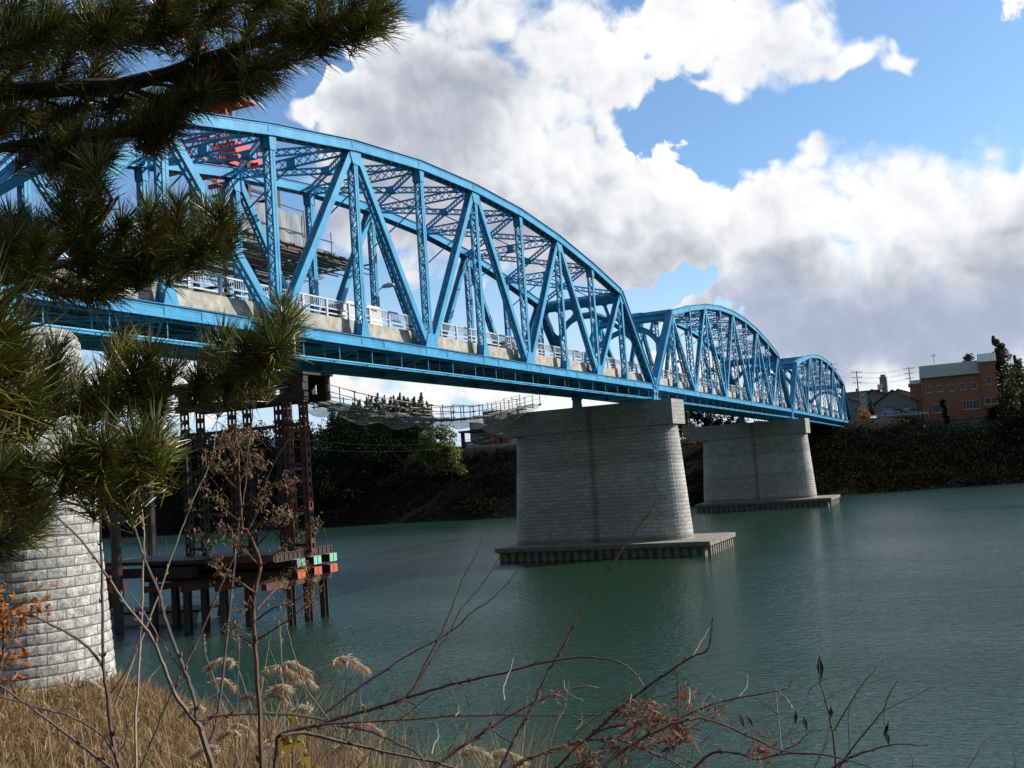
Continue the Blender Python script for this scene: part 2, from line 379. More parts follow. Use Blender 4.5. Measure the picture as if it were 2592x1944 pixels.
# ------------------------------------------------------------------ stone piers
STONE = stonemat('pier_granite', (.74,.71,.66), (.43,.415,.39), stain=6.2, bw=.76, bh=.37, mortar=(.33,.32,.30), msize=.016)
STONE0 = stonemat('near_pier_granite', (.64,.62,.56), (.22,.215,.21), bw=.60, bh=.33)
def ring(cx, y0, y1, Rr, seg=20):
    pts = []
    for i in range(seg+1): a = math.pi+math.pi*i/seg; pts.append((cx+Rr*math.cos(a), y0+Rr*math.sin(a)))
    for i in range(seg+1): a = math.pi*i/seg; pts.append((cx+Rr*math.cos(a), y1+Rr*math.sin(a)))
    return pts
def shaft(b, ztop, zbot, cap_round=0, gv=1., h=.31, r0=1.95, r1=2.35):
    b.uv = []
    zs = []; z = ztop
    while z > zbot:
        zs += [(z-.015, -.03*gv), (z-.06, 0.01*gv), (z-h/2, .022*gv), (z-h+.06, 0.01*gv)]; z -= h
    n0 = len(b.v); k = None
    for z, o in zs:
        f = (-3.8-z)/10.8; Rr = r0+(r1-r0)*f+o; y0 = -.2-.27*f; y1 = 12.6+.4*f
        if cap_round and z > ztop-cap_round: Rr -= (z-(ztop-cap_round))**2*.5/cap_round
        pts = ring(0, y0, y1, Rr); pts.append(pts[0]); k = len(pts); u = 0
        for i, p in enumerate(pts):
            if i: u += math.dist(p, pts[i-1])
            b.v.append((p[0], p[1], z)); b.uv.append((u, z-ztop))
    for r_ in range(len(zs)-1):
        for i in range(k-1):
            a = n0+r_*k+i; b.f.append((a, a+k, a+k+1, a+1))
    b.f.append(tuple(n0+i for i in range(k-1)))
def capbox(b, lo, hi, lowpoly=None):
    """stone box with metric uv"""
    x0, y0, z0 = lo; x1, y1, z1 = hi
    fs = [((x0,y1),(x0,y0)), ((x0,y0),(x1,y0)), ((x1,y0),(x1,y1)), ((x1,y1),(x0,y1))]
    for (p, q) in fs:
        n = len(b.v); d = math.dist(p, q)
        b.v += [(p[0],p[1],z0), (q[0],q[1],z0), (q[0],q[1],z1), (p[0],p[1],z1)]
        u0 = p[0]+p[1]; b.uv += [(0,z0-z1),(d,z0-z1),(d,0),(0,0)]; b.f.append((n,n+1,n+2,n+3))
    for z, o in ((z0, 1), (z1, 0)):
        n = len(b.v); q = [(x0,y0,z),(x1,y0,z),(x1,y1,z),(x0,y1,z)]
        b.v += q; b.uv += [(v_[0]*.3, v_[1]*.3) for v_ in q]; b.f.append((n,n+3,n+2,n+1) if o else (n,n+1,n+2,n+3))
def pier(x, dz, label):
    T = thing('stone_pier', label, 'bridge pier', (x, 0, 0), 0, 'stone piers standing in the river')
    b = MB(); shaft(b, -3.85+dz, -14.9, gv=.4, h=.37); b.build('shaft', STONE, T)
    b = MB(); b.uv = []
    capbox(b, (-2.07, -2.42, -3.85+dz), (2.07, 14.6, -1.5+dz)); b.build('cap', STONE, T)
    b = MB(); b.uv = []
    # cantilever for the footbridge
    n = 0; xs = (-2.0, 2.0)
    pr_ = [(14.6,-1.45+dz),(14.6,-3.85+dz),(15.4,-3.8+dz),(17.5,-3.0+dz),(17.5,-1.0+dz),(15.2,-1.0+dz),(15.2,-1.45+dz)]
    for xx, fl in ((-2.0, 0), (2.0, 1)):
        m0 = len(b.v); b.v += [(xx, p[0], p[1]) for p in pr_]; b.uv += [(p[0], p[1]) for p in pr_]
        b.f.append(tuple(range(m0, m0+7)) if fl else tuple(range(m0, m0+7))[::-1])
    for i in range(7):
        p, q = pr_[i], pr_[(i+1) % 7]; m0 = len(b.v)
        b.v += [(-2,p[0],p[1]),(-2,q[0],q[1]),(2,q[0],q[1]),(2,p[0],p[1])]; d = math.dist(p, q)
        b.uv += [(0,0),(0,d),(4,d),(4,0)]; b.f.append((m0,m0+1,m0+2,m0+3))
    b.build('footbridge_corbel', STONE, T)
    b = MB(); b.bb((-4.9, -5.7, -15.2), (4.9, 15.7, -14.8)); b.bb((-4.7, -5.5, -15.3), (4.7, 15.5, -15.201)); b.build('footing_slab', CONC2, T)
    b = MB()
    # interlocking sheet piles round the footing
    per = [(-4.45,-5.25),(4.45,-5.25),(4.45,15.25),(-4.45,15.25)]; pts = []
    for i in range(4):
        p, q = V(per[i]), V(per[(i+1) % 4]); L = (q-p).length; t = (q-p)/L; nn = V((t.y, -t.x)); k = int(L/.8)
        for j in range(k):
            for f, o in ((.0,0),(.32,0),(.46,.28),(.86,.28)): c = p+t*(L*(j+f)/k)+nn*o; pts.append((c.x, c.y))
    m0 = len(b.v)
    for z in (-18., -15.3): b.v += [(p[0], p[1], z) for p in pts]
    k = len(pts)
    for i in range(k): j = (i+1) % k; b.f.append((m0+i, m0+j, m0+k+j, m0+k+i))
    b.build('sheet_piling', CONC2, T)
    b = MB(); b.bb((-2.22, 11.6, -12.9), (-2.05, 12.1, -12.3)); b.build('gauge_plate', STEELD, T)
    return T
p1 = pier(71.3, -.1, 'grey stone pier in midstream nearest the middle of the picture, on a concrete footing')
p2 = pier(144.1, -.75, 'smaller grey stone pier standing farther away near the far bank')
T = thing('stone_pier', 'sunlit white granite pier with rounded nose on the near bank, behind the pine', 'bridge pier', (0, 0, 0))
b = MB(); shaft(b, -1.5, -15.2, cap_round=.5, h=.33, gv=.6, r1=2.5); b.build('shaft', STONE0, T, smooth=False)
# ------------------------------------------------------------------ cars
def car(name, label, cat, loc, rz, paint, L=4.3, W=1.7, H=1.5, van=False, group=None):
    T = thing(name, label, cat, loc, rz, group)
    b = MB()
    if van: prof = [(0,.35),(0,.9),(.25,1.0),(.75,H-.15),(1.2,H),(L-.15,H),(L,H-.25),(L,.35)]
    else: prof = [(0,.35),(0,.72),(.2,.82),(1.15,.95),(1.75,H-.06),(2.1,H),(3.1,H),(3.4,H-.06),(L-.25,1.0),(L,.9),(L,.35)]
    def wd(z): return W/2-(.12 if z > 1.0 else 0)
    n = len(prof)
    v0 = len(b.v)
    for s in (-1, 1): b.v += [(p[0]-L/2, s*wd(p[1]), p[1]) for p in prof]
    b.f.append(tuple(range(v0, v0+n))); b.f.append(tuple(range(v0+n, v0+2*n))[::-1])
    for i in range(n): j = (i+1) % n; b.f.append((v0+j, v0+i, v0+n+i, v0+n+j))
    body = b.build('body', paint, T)
    zt = H-.16; zb = 1.0
    for s in (-1, 1):
        b = MB()
        y = s*(W/2-.1)
        xs = ((.95, 1.35, 2.3), (2.38, 2.38, L-.5)) if van else ((1.5, 1.85, 2.4), (2.48, 2.48, L-.95))
        for a_, t_, e_ in xs: b.prism([(a_-L/2, y-.011, zb), (e_-L/2, y-.011, zb), (e_-L/2, y-.011, zt), (t_-L/2, y-.011, zt)], (0, .022, 0))
        b.build('side_windows', GLASS, T)
    b = MB()
    (xa, za, xb, zb2) = (.32,1.05,.72,H-.2) if van else (1.2,1.0,1.7,H-.1)
    b.prism([(xa-L/2-.02, -W/2+.2, za), (xa-L/2-.02, W/2-.2, za), (xb-L/2-.02, W/2-.22, zb2), (xb-L/2-.02, -W/2+.22, zb2)], (-.02, 0, .02)); b.build('windscreen', GLASS, T)
    for x_ in (.8, L-.8):
        for s in (-1, 1):
            b = MB(); b.tube([(x_-L/2, s*(W/2-.2), .32), (x_-L/2, s*(W/2+.01), .32)], .32, 14); b.build('wheel', TYRE, T)
    for s in (-1, 1):
        b = MB(); b.bb((-L/2-.02, s*(W/2-.3)-.14, .62), (-L/2+.02, s*(W/2-.3)+.14, .76)); b.build('headlight', WHITE, T)
    return T
PW = mat('white_car_paint', (.75,.75,.73), .25, coat=.5); PD = mat('dark_car_paint', (.03,.035,.045), .25, coat=.5); PS = mat('silver_car_paint', (.35,.37,.4), .3, metal=.4, coat=.4)
car('white_van', 'white van driving on the near span, seen through the railing', 'van', (25.5, 3.6, .86), 0, PW, L=4.6, W=1.75, H=2.1, van=True)
car('dark_car', 'dark car on the near span behind the railing, right of the white van', 'car', (44.0, 3.0, .75), 0, PD)
# ------------------------------------------------------------------ street lamps on the far side
def lamp(x, label, z0=.9):
    T = thing('street_lamp', label, 'street lamp', (x, 8.6, z0), 0, 'street lamps along the far side of the bridge')
    b = MB(); b.tube([(0,0,-.6),(0,0,3.8),(0,-.06,4.5),(0,-.3,5.0),(.05,-.7,5.25)], [.075,.06,.05,.045,.04], 8); b.bb((-.15,-.6,-.35),(.15,.1,-.25)); b.build('pole', ALU, T)
    b = MB()
    for i in range(8):
        pass
    b.tube([(.05,-.6,5.22),(.06,-.8,5.28),(.1,-1.2,5.32),(.14,-1.55,5.28),(.15,-1.65,5.24)], [.04,.14,.19,.13,.03], 10); b.build('lamp_head', ALU, T)
lamp(36.2, 'grey street lamp with curved arm seen through the near span', .8)
lamp(107.5, 'grey street lamp seen through the portal of the middle span', .2)
# ------------------------------------------------------------------ terrain, water
def sstep(a, b, x):
    t = max(0., min(1., (x-a)/(b-a))); return t*t*(3-2*t)
WZ = -16.1
BROW = [(5.5,60),(4.5,20),(1.8,-1),(-4,-13),(-8,-18),(-19.6,-27.6),(-20.5,-33),(-21,-60),(-21,-400)]
def brow_d(x, y):
    if y > 60: return x-5.5
    if y < -60: return x+21
    best = 1e9; sg = 1
    for i in range(len(BROW)-1):
        ax, ay = BROW[i]; bx_, by = BROW[i+1]; dx, dy = bx_-ax, by-ay; L = dx*dx+dy*dy
        t = max(0, min(1, ((x-ax)*dx+(y-ay)*dy)/L)); qx, qy = ax+dx*t, ay+dy*t; d = math.hypot(x-qx, y-qy)
        if d < best: best = d; sg = 1 if (dx*(y-ay)-dy*(x-ax)) > 0 else -1
    return best*sg
def wob(x, y): return .5*math.sin(x*.9+1.3*math.sin(y*.6))*math.cos(y*.7)+.3*math.sin(x*2.3+y*1.7)
def near_z(x, y):
    r = math.hypot(x+24.5, y+30)
    z = -8.95-4.35*sstep(4., 13., r) if y > -34 else -8.95
    if x < -30: z += min(6, (-30-x)*.12)
    d = brow_d(x, y)
    if d > 0: z -= d*1.05
    else: z -= .25*sstep(-2, 0, d)
    z += .12*wob(x, y)
    return max(z, -19)
def grid(fx, xs, ys):
    b = MB(); nx, ny = len(xs), len(ys)
    for y in ys:
        for x in xs: b.v.append((x, y, fx(x, y)))
    for j in range(ny-1):
        for i in range(nx-1): a = j*nx+i; b.f.append((a, a+1, a+1+nx, a+nx))
    return b
def lin(a, b, n): return [a+(b-a)*i/(n-1) for i in range(n)]
DIRT = mat('dry_bank_ground', (.16,.11,.06), .95, col2=(.07,.055,.03), vscale=.9, bump=.6, bscale=5)
xs = [-3000,-1500,-600,-200,-100,-60,-45]+lin(-38, 12, 101)+[16,22]
ys = [-3000,-1000,-400,-150,-80,-60,-50,-42]+lin(-38, 22, 101)+[26,34,45,60,61,100,250,700,3000]
o = grid(near_z, xs, ys).build('ground', DIRT, smooth=True); tag(o, 'near river bank under dry grass, sloping down to the water', 'ground', kind='structure')
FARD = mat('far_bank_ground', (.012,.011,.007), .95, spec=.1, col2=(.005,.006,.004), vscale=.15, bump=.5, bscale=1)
SH = [(-3000,400),(-600,260),(-150,225),(-60,206),(-33,195),(0,180),(30,168),(57,158),(100,159),(170,161),(300,170),(700,220),(3000,500)]
SH = [(-29.9+(y_+29.9)*.967, -24.5+(x_+24.5)*.967) for y_, x_ in SH]
def shx(y):
    for i in range(len(SH)-1):
        if SH[i][0] <= y <= SH[i+1][0]:
            t = (y-SH[i][0])/(SH[i+1][0]-SH[i][0]); return SH[i][1]+(SH[i+1][1]-SH[i][1])*t
    return 500
def far_z(x, y):
    d = x-shx(y)
    top = -5.9+4.5*sstep(-15.5, -12.5, y)+2.4*(1-sstep(-35, -32, y))-1.8*sstep(14, 30, y) if y < 40 else -3.2+1.4*sstep(40, 62, y)
    if y > 84: top += 3.5*sstep(84, 130, y)
    w = 26+13*sstep(-16, -12, y)*(1-sstep(14, 24, y)) if y < 50 else 22
    z = -17.2 + 1.2*sstep(-3, 2, d) + (top+16.0)*(sstep(0, w, d)*.55+.45*max(0, min(1, d/w)))
    if y > 150: z += 6*sstep(150, 260, y)*sstep(10, 60, d)
    z += .4*wob(x*.3, y*.3)*sstep(0, 6, d)
    return z
def far_grid():
    b = MB(); ds = [-14,-6,-2,0]+lin(1.5, 34, 22)+[40,50,70,100,160,300,800,2500]; yy = [-3000,-1500,-600,-300,-150,-100]+lin(-80, 220, 121)+[240,300,450,700,1500,3000]
    for y in yy:
        for d in ds: x = shx(y)+d; b.v.append((x, y, far_z(x, y)))
    n = len(ds)
    for j in range(len(yy)-1):
        for i in range(n-1): a = j*n+i; b.f.append((a, a+1, a+1+n, a+n))
    return b
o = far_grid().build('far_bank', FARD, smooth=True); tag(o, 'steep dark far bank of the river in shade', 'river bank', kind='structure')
# water
def water_mat():
    m = bpy.data.materials.new('river_water'); m.use_nodes = True; nt = m.node_tree; N = nt.nodes; L = nt.links
    b = N['Principled BSDF']; b.inputs['Base Color'].default_value = (.014,.043,.024,1); b.inputs['Roughness'].default_value = .13
    b.inputs['IOR'].default_value = 1.33
    tc = N.new('ShaderNodeTexCoord'); mp = N.new('ShaderNodeMapping'); mp.inputs['Scale'].default_value = (1., .62, 1); mp.inputs['Rotation'].default_value = (0,0,rad(18))
    L.new(tc.outputs['Object'], mp.inputs['Vector'])
    prev = None; BPS = []
    for scl, dist, det, st in ((.4,.12,2,.6),(1.7,.13,3,.85),(5.0,.12,7,1.0)):
        n = N.new('ShaderNodeTexNoise'); n.inputs['Scale'].default_value = scl; n.inputs['Detail'].default_value = det; n.inputs['Distortion'].default_value = .35
        L.new(mp.outputs['Vector'], n.inputs['Vector'])
        bp = N.new('ShaderNodeBump'); bp.inputs['Strength'].default_value = st; bp.inputs['Distance'].default_value = dist
        L.new(n.outputs['Fac'], bp.inputs['Height'])
        if prev: L.new(prev, bp.inputs['Normal'])
        prev = bp.outputs['Normal']; BPS.append(bp)
    # calmer and rougher patches made by gusts
    g = N.new('ShaderNodeTexNoise'); g.inputs['Scale'].default_value = .035; g.inputs['Detail'].default_value = 4
    mp2 = N.new('ShaderNodeMapping'); mp2.inputs['Scale'].default_value = (1., .28, 1); L.new(tc.outputs['Object'], mp2.inputs['Vector']); L.new(mp2.outputs[0], g.inputs['Vector'])
    r = N.new('ShaderNodeMapRange'); r.inputs['From Min'].default_value = .35; r.inputs['From Max'].default_value = .65; r.inputs['To Min'].default_value = .3; r.inputs['To Max'].default_value = 1.0
    L.new(g.outputs['Fac'], r.inputs['Value']); [L.new(r.outputs[0], q_.inputs['Strength']) for q_ in BPS[1:]]
    L.new(prev, b.inputs['Normal'])
    return m
b = MB(); b.poly([(-400,-3000,WZ),(900,-3000,WZ),(900,3000,WZ),(-400,3000,WZ)])
tag(b.build('water', water_mat()), 'rippled green river water', 'river', kind='structure')
# ------------------------------------------------------------------ leafy things
def leafy(b, c, rx, ry, rz, n, s, rng, shell=.55, flat=False):
    """n leaf-clump faces scattered through lumpy ellipsoid"""
    lumps = [(V((rng.gauss(0,1), rng.gauss(0,1), rng.gauss(0,1))).normalized(), rng.uniform(.55, 1.1)) for _ in range(14)]
    for _ in range(n):
        d = V((rng.gauss(0,1), rng.gauss(0,1), rng.gauss(0,1))).normalized()
        k = max(lumps, key=lambda q: q[0].dot(d)); r = (shell+(1-shell)*rng.random()**.5)*k[1]*(.72+.28*max(0, k[0].dot(d)))
        p = V(c)+V((d.x*rx*r, d.y*ry*r, d.z*rz*r)); a = V((rng.gauss(0,1), rng.gauss(0,1), rng.gauss(0,1))).normalized(); e = a.orthogonal().normalized(); q = s*rng.uniform(.5, 1.3)
        g = a.cross(e)
        b.poly([p-e*q*.5, p+g*q*.35, p+e*q*.6, p-g*q*.35])
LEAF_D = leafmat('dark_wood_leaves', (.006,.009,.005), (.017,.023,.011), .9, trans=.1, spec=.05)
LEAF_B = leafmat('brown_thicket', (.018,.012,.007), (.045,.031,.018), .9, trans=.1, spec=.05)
LEAF_G = leafmat('bamboo_leaves', (.10,.125,.024), (.24,.23,.05), .6)
LEAF_C = leafmat('conifer_leaves', (.025,.05,.015), (.06,.09,.03), .7, trans=.15)
LEAF_O = leafmat('autumn_leaves', (.30,.10,.03), (.50,.22,.05), .6)
LEAF_M = leafmat('mixed_leaves', (.03,.045,.015), (.09,.09,.03), .6)
LEAF_RO = leafmat('rust_leaves', (.10,.05,.02), (.24,.12,.04), .7)
LEAF_H = leafmat('crest_conifer_leaves', (.05,.07,.03), (.12,.14,.06), .8, trans=.3)
TRUNK = mat('trunk_bark', (.08,.06,.045), .9, var=.4, vscale=6)
# thicket clothing the far bank
rg = random.Random(3)
b = MB(); b2 = MB()
for i in range(1900):
    y = rg.uniform(-75, 235) if i < 950 else rg.uniform(-60, 22); d = rg.uniform(1.5, 30) if y < 60 or y > 84 else rg.uniform(1.5, 20)
    x = shx(y)+d; z = far_z(x, y); s = rg.uniform(1.2, 2.6)
    if 52 < y < 84 and d > 16: s *= .5
    if y < 45 and d > 30: s *= .45
    elif y < 45: s *= 1.15
    if -2 < y < 10 and x > 208: continue
    if -31 < y < -13.5 and d > 25: continue
    leafy(b if rg.random() < (.45 if d < 6 else .86) else b2, (x, y, z+s*.3), s*1.5, s*1.8, s, 130, .36, rg)
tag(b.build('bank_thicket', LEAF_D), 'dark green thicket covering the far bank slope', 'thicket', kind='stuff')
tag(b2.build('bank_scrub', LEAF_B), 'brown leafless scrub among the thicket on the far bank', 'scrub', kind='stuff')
# wood on the left part of the far bank: one dark mass
b = MB()
for i in range(330):
    y = rg.uniform(88, 235); d = rg.uniform(3, 45); x = shx(y)+d; z = far_z(x, y)
    h = rg.uniform(4, 8)*(.45+.55*sstep(86, 112, y)); s = rg.uniform(2.2, 3.6)
    leafy(b, (x, y, z+h*.5), s, s*1.1, h*.6, 260, .55, rg)
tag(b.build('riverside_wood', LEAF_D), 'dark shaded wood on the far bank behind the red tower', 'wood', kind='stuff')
def tree(name, label, cat, x, y, h, r, lm, conic=False, n=1400, s=.7, z=None, group=None, trunk=True, seed=1, low=.15):
    rng = random.Random(seed); z0 = far_z(x, y) if z is None else z
    T = thing(name, label, cat, (x, y, z0), 0, group)
    b = MB(); b.tube([(0,0,-.5),(.05*h*.1,0,h*.5),(0,.02*h,h*.9)], [.035*h*.6,.025*h*.6,.006*h], 7)
    for i in range(9):
        t = rng.uniform(low+.1, .85); a = rng.uniform(0, 6.28); l = r*(1-t*.6)*.8
        b.tube([(0,0,h*t),(math.cos(a)*l*.5, math.sin(a)*l*.5, h*t+l*.25),(math.cos(a)*l, math.sin(a)*l, h*t+l*.4)], [.012*h*.6,.007*h*.6,.003*h*.5], 5)
    b.build('trunk', TRUNK, T)
    b = MB()
    if conic:
        k = 16 if n < 6000 else 26
        for i in range(k):
            t = i/(k-1); zz = h*(low+(1-low)*t); rr = r*(1-t)**.7*(.8+.4*rng.random())+.25
            leafy(b, (rng.uniform(-.1,.1)*r, rng.uniform(-.1,.1)*r, zz), rr, rr, h/k*1.1, int(n/k*(1.5-t)), s, rng, .3)
    else:
        k = 11
        for i in range(k):
            a = rng.uniform(0, 6.28); t = rng.random(); rr = r*rng.uniform(.35, .6); q = r*.6*math.sqrt(rng.random())*(1-.5*t)
            leafy(b, (math.cos(a)*q, math.sin(a)*q, h*(low+.15+(.8-low)*t)), rr, rr, rr*.9, n//k, s, rng, .3)
    b.build('crown', lm, T); return T
# ------------------------------------------------------------------ trees on the far bank that stand out
cg = 'tall conifers on the crest left of the midstream pier'
for i, (px, py, r_) in enumerate(((910,1016,1.7),(940,1009,1.6),(970,1008,1.7),(998,1008,1.6),(1024,1009,1.5),(1050,1010,1.6),(875,1030,1.9),(843,1040,1.8),(925,1012,2.0),(955,1002,1.8),(985,1010,1.9),(1012,1000,1.7),(1035,1012,1.6),(1066,1000,1.6),(1082,1022,1.4),(895,1024,2.0),(860,1035,2.0))):
    p = onx(px, py, 186+i % 3); z0 = far_z(p.x, p.y)
    tree('conifer', 'pointed conifer in the sunlit row rising above the walkway', 'tree', p.x, p.y, p.z-z0, r_*1.9, LEAF_H, True, 2200, .5, group=cg, seed=20+i, low=.1)
for i, (px, py, r_, lm) in enumerate(((1120,1085,4.2,LEAF_G),(1085,1100,3.4,LEAF_G),(1150,1120,3.0,LEAF_G))):
    p = onx(px, py, 166); z0 = far_z(166, p.y)-1.0
    tree('bamboo_clump', ['yellow green bamboo clump leaning out beside the roadside shop', 'duller bamboo clump behind the brightest one, toward the conifers', 'low bamboo clump touching the guard rail'][i], 'bamboo', 166-i, p.y, p.z-z0+.2, r_*1.15, lm, False, 2600, .5, z=z0, seed=40+i, low=.05)
p = onx(1130, 1215, 168)
tree('autumn_shrub', 'orange brown shrub hanging on the slope under the bamboo', 'shrub', 167, p.y, 3.6, 2.2, LEAF_RO, False, 700, .4, z=p.z-2.2, seed=60)
def px_tree(name, label, cat, px, pyt, pyb, x, r, lm, conic, n, s, seed, low=.05, group=None):
    a = onx(px, pyb, x); t = onx(px, pyt, x)
    return tree(name, label, cat, x, a.y, t.z-a.z, r, lm, conic, n, s, z=a.z, seed=seed, low=low, group=group)
px_tree('big_conifer', 'tall dark conifer right of the brick building', 'tree', 2548, 855, 1080, 232, 7.6, LEAF_M, True, 12000, .5, 71, .0)
px_tree('broadleaf_tree', 'bushy dark tree at the right edge beside the tall conifer', 'tree', 2590, 905, 1075, 236, 5.6, LEAF_M, True, 5000, .55, 72, .05)
px_tree('broadleaf_tree', 'low green tree in front of the tall conifer', 'tree', 2560, 985, 1090, 222, 3.8, LEAF_M, False, 2200, .5, 73, .02)
px_tree('broadleaf_tree', 'small tree top peeping over the metal roof', 'tree', 2471, 892, 1060, 246, 2.6, LEAF_C, False, 1200, .5, 74, .5)
px_tree('round_shrub', 'dark rounded shrub in front of the brick building', 'shrub', 2394, 1008, 1085, 219, 1.35, LEAF_D, False, 900, .35, 75, .0)
px_tree('cone_shrub', 'small green cone shaped shrub beside the white signboard', 'shrub', 2208, 1008, 1052, 221, .9, LEAF_C, True, 700, .3, 76, .0)
px_tree('autumn_bush', 'orange autumn bush beside the far end of the bridge', 'bush', 2192, 1030, 1085, 216, 2.2, LEAF_O, False, 1100, .35, 77, .0)
px_tree('autumn_bush', 'low rust coloured bush on the crest below the parked cars', 'bush', 2215, 1060, 1095, 214, 1.8, LEAF_O, False, 700, .35, 78, .0)
px_tree('palm_like_tree', 'bushy tree seen under the middle span between the piers', 'tree', 1740, 1035, 1120, 205, 3.0, LEAF_M, False, 1500, .5, 79, .1)
px_tree('autumn_bush', 'orange bush seen between the two stone piers', 'bush', 1760, 1120, 1175, 185, 2.6, LEAF_O, False, 900, .4, 80, .0)
px_tree('broadleaf_tree', 'brown tree seen through the middle span', 'tree', 1855, 915, 1060, 232, 3.2, LEAF_B, False, 1600, .5, 81, .3)
px_tree('broadleaf_tree', 'dark tree seen through the middle span railing', 'tree', 1800, 930, 1050, 236, 3.6, LEAF_M, False, 1600, .5, 82, .3)
px_tree('broadleaf_tree', 'dark tree seen through the near end of the middle span', 'tree', 1722, 925, 1050, 236, 3.0, LEAF_C, False, 1400, .5, 83, .3)
for i, (px, py, r_) in enumerate(((2528,1030,2.6),(2556,1035,3.0),(2590,1020,3.2),(2620,1000,4.0))):
    px_tree('broadleaf_shrub', ['low dark shrub just right of the brick building foot','dark shrub at the foot of the tall conifer','dark shrub at the right edge below the bushy tree','dark bush mass cut by the right edge'][i], 'shrub', px, py, 1092, 224+i, r_, LEAF_D, False, 1800, .5, 90+i, .0)
for i, (px, py, r_) in enumerate(((1728,1030,2.6),(1752,1036,2.4),(1775,1040,2.4),(1800,1046,2.4),(1826,1050,2.2),(1850,1052,2.4),(1880,1056,2.2),(1912,1060,2.2),(1945,1066,2.2),(1706,1034,2.6))):
    px_tree('broadleaf_shrub', 'dark bushy shrub in the row glimpsed under the middle span between the piers', 'shrub', px, py, 1130, 208+i % 4, r_*1.3, LEAF_D if i % 3 else LEAF_M, False, 1500, .5, 120+i, .0, group='shrubs under the middle span')
# ------------------------------------------------------------------ brick building
BRICK = bpy.data.materials.new('orange_brick'); BRICK.use_nodes = True
N = BRICK.node_tree.nodes; L = BRICK.node_tree.links; br = N.new('ShaderNodeTexBrick'); tc = N.new('ShaderNodeTexCoord'); sx = N.new('ShaderNodeSeparateXYZ'); cx = N.new('ShaderNodeCombineXYZ')
L.new(tc.outputs['Object'], sx.inputs[0]); ad = N.new('ShaderNodeMath'); L.new(sx.outputs['X'], ad.inputs[0]); L.new(sx.outputs['Y'], ad.inputs[1]); L.new(ad.outputs[0], cx.inputs['X']); L.new(sx.outputs['Z'], cx.inputs['Y']); L.new(cx.outputs[0], br.inputs['Vector'])
br.inputs['Scale'].default_value = 1; br.inputs['Brick Width'].default_value = .5; br.inputs['Row Height'].default_value = .16; br.inputs['Mortar Size'].default_value = .012
br.inputs['Color1'].default_value = (.48,.21,.12,1); br.inputs['Color2'].default_value = (.39,.16,.09,1); br.inputs['Mortar'].default_value = (.30,.16,.11,1)
L.new(br.outputs['Color'], N['Principled BSDF'].inputs['Base Color']); N['Principled BSDF'].inputs['Roughness'].default_value = .9
METR = mat('pale_green_metal_roof', (.50,.58,.50), .45, var=.12, vscale=2); TILE = mat('dark_roof_tiles', (.06,.055,.06), .6, var=.3, vscale=4); PLAS = mat('grey_render', (.34,.33,.30), .9, var=.15); WALLC = mat('basement_concrete', (.22,.24,.23), .9, var=.3)
CURT = mat('pale_curtain', (.55,.58,.58), .7)
def windows(T, spec, x):
    for (y0, z0, y1, z1, k) in spec:
        b = MB(); t = .07
        b.bb((x-.07, y0, z0), (x+.04, y1, z0+t)); b.bb((x-.07, y0, z1-t), (x+.04, y1, z1)); b.bb((x-.07, y0, z0+t), (x+.04, y0+t, z1-t)); b.bb((x-.07, y1-t, z0+t), (x+.04, y1, z1-t))
        for i in range(1, k): yy = y0+(y1-y0)*i/k; b.bb((x-.05, yy-.03, z0+t), (x+.02, yy+.03, z1-t))
        f = b.build('window', WHITE, T)
        b = MB(); b.bb((x-.02, y0+t, z0+t), (x+.015, y1-t, z1-t)); b.build('pane', GLASS, f)
        b = MB(); b.bb((x-.12, y0-.08, z0-.09), (x+.02, y1+.08, z0-.005)); b.build('sill', WHITE, f)
T = thing('brick_building', 'three storey orange brick building with pale green metal roof above the far bank', 'building', (225, -22, -6))
X0 = 225.; E = lambda px, py: onx(px, py, X0)
yl, yr = -14.9, -27.2         # main block
def w2(y): return y+22
def wz(z): return z+6
b = MB(); b.bb((0, w2(yr), 0), (9, w2(yl), wz(-2.9))); b.bb((.2, w2(-30.4), 0), (8, w2(yr)-.003, wz(-2.6))); b.build('basement', WALLC, T)
b = MB(); b.bb((-.15, w2(yr), wz(-2.895)), (9, w2(yl), wz(6.9))); b.build('wall', BRICK, T)
b = MB(); b.bb((-.5, w2(-30.4), wz(-2.595)), (8, w2(yr)-.004, wz(9.3))); b.build('stair_tower', BRICK, T)
b = MB(); b.bb((1.2, w2(yl)+.004, wz(-3.4)), (8, w2(-12.4), wz(5.8))); b.build('side_wing', BRICK, T)
b = MB(); b.prism([(-.5, w2(yl)+.15, wz(6.9)), (-.5, w2(yl)+.15, wz(7.05)), (1.9, w2(yl)+.15, wz(9.9)), (5.5, w2(yl)+.15, wz(9.9)), (9.3, w2(yl)+.15, wz(7.05)), (9.3, w2(yl)+.15, wz(6.9))], (0, yr-yl-.1, 0))
for i in range(26): yy = w2(yl)-.2-i*.47; b.bar((-.52, yy, wz(7.09)), (1.88, yy, wz(9.94)), .05, .05, (0,0,1))
rf = b.build('roof', METR, T)
b = MB(); b.prism([(-.9, w2(yr)+.2, wz(9.3)), (2.0, w2(yr)+.2, wz(11.3)), (8.2, w2(yr)+.2, wz(9.3))], (0, -3.7, 0))
for i in range(8): yy = w2(yr)-.1-i*.45; b.bar((-.9, yy, wz(9.34)), (2.0, yy, wz(11.34)), .05, .05)
b.build('tower_roof', METR, T)
b = MB(); b.bb((1.0, w2(yl)+.05, wz(5.8)), (8.2, w2(-12.2), wz(6.0))); b.prism([(.8, w2(yl)+.1, wz(6.0)), (2.5, w2(yl)+.1, wz(6.9)), (8.2, w2(yl)+.1, wz(6.0))], (0, 2.4, 0)); b.build('wing_roof', METR, T)
b = MB(); b.bb((-.62, w2(yr)+.01, wz(6.78)), (-.45, w2(yl)+.1, wz(6.92))); b.build('gutter', STEELD, T)
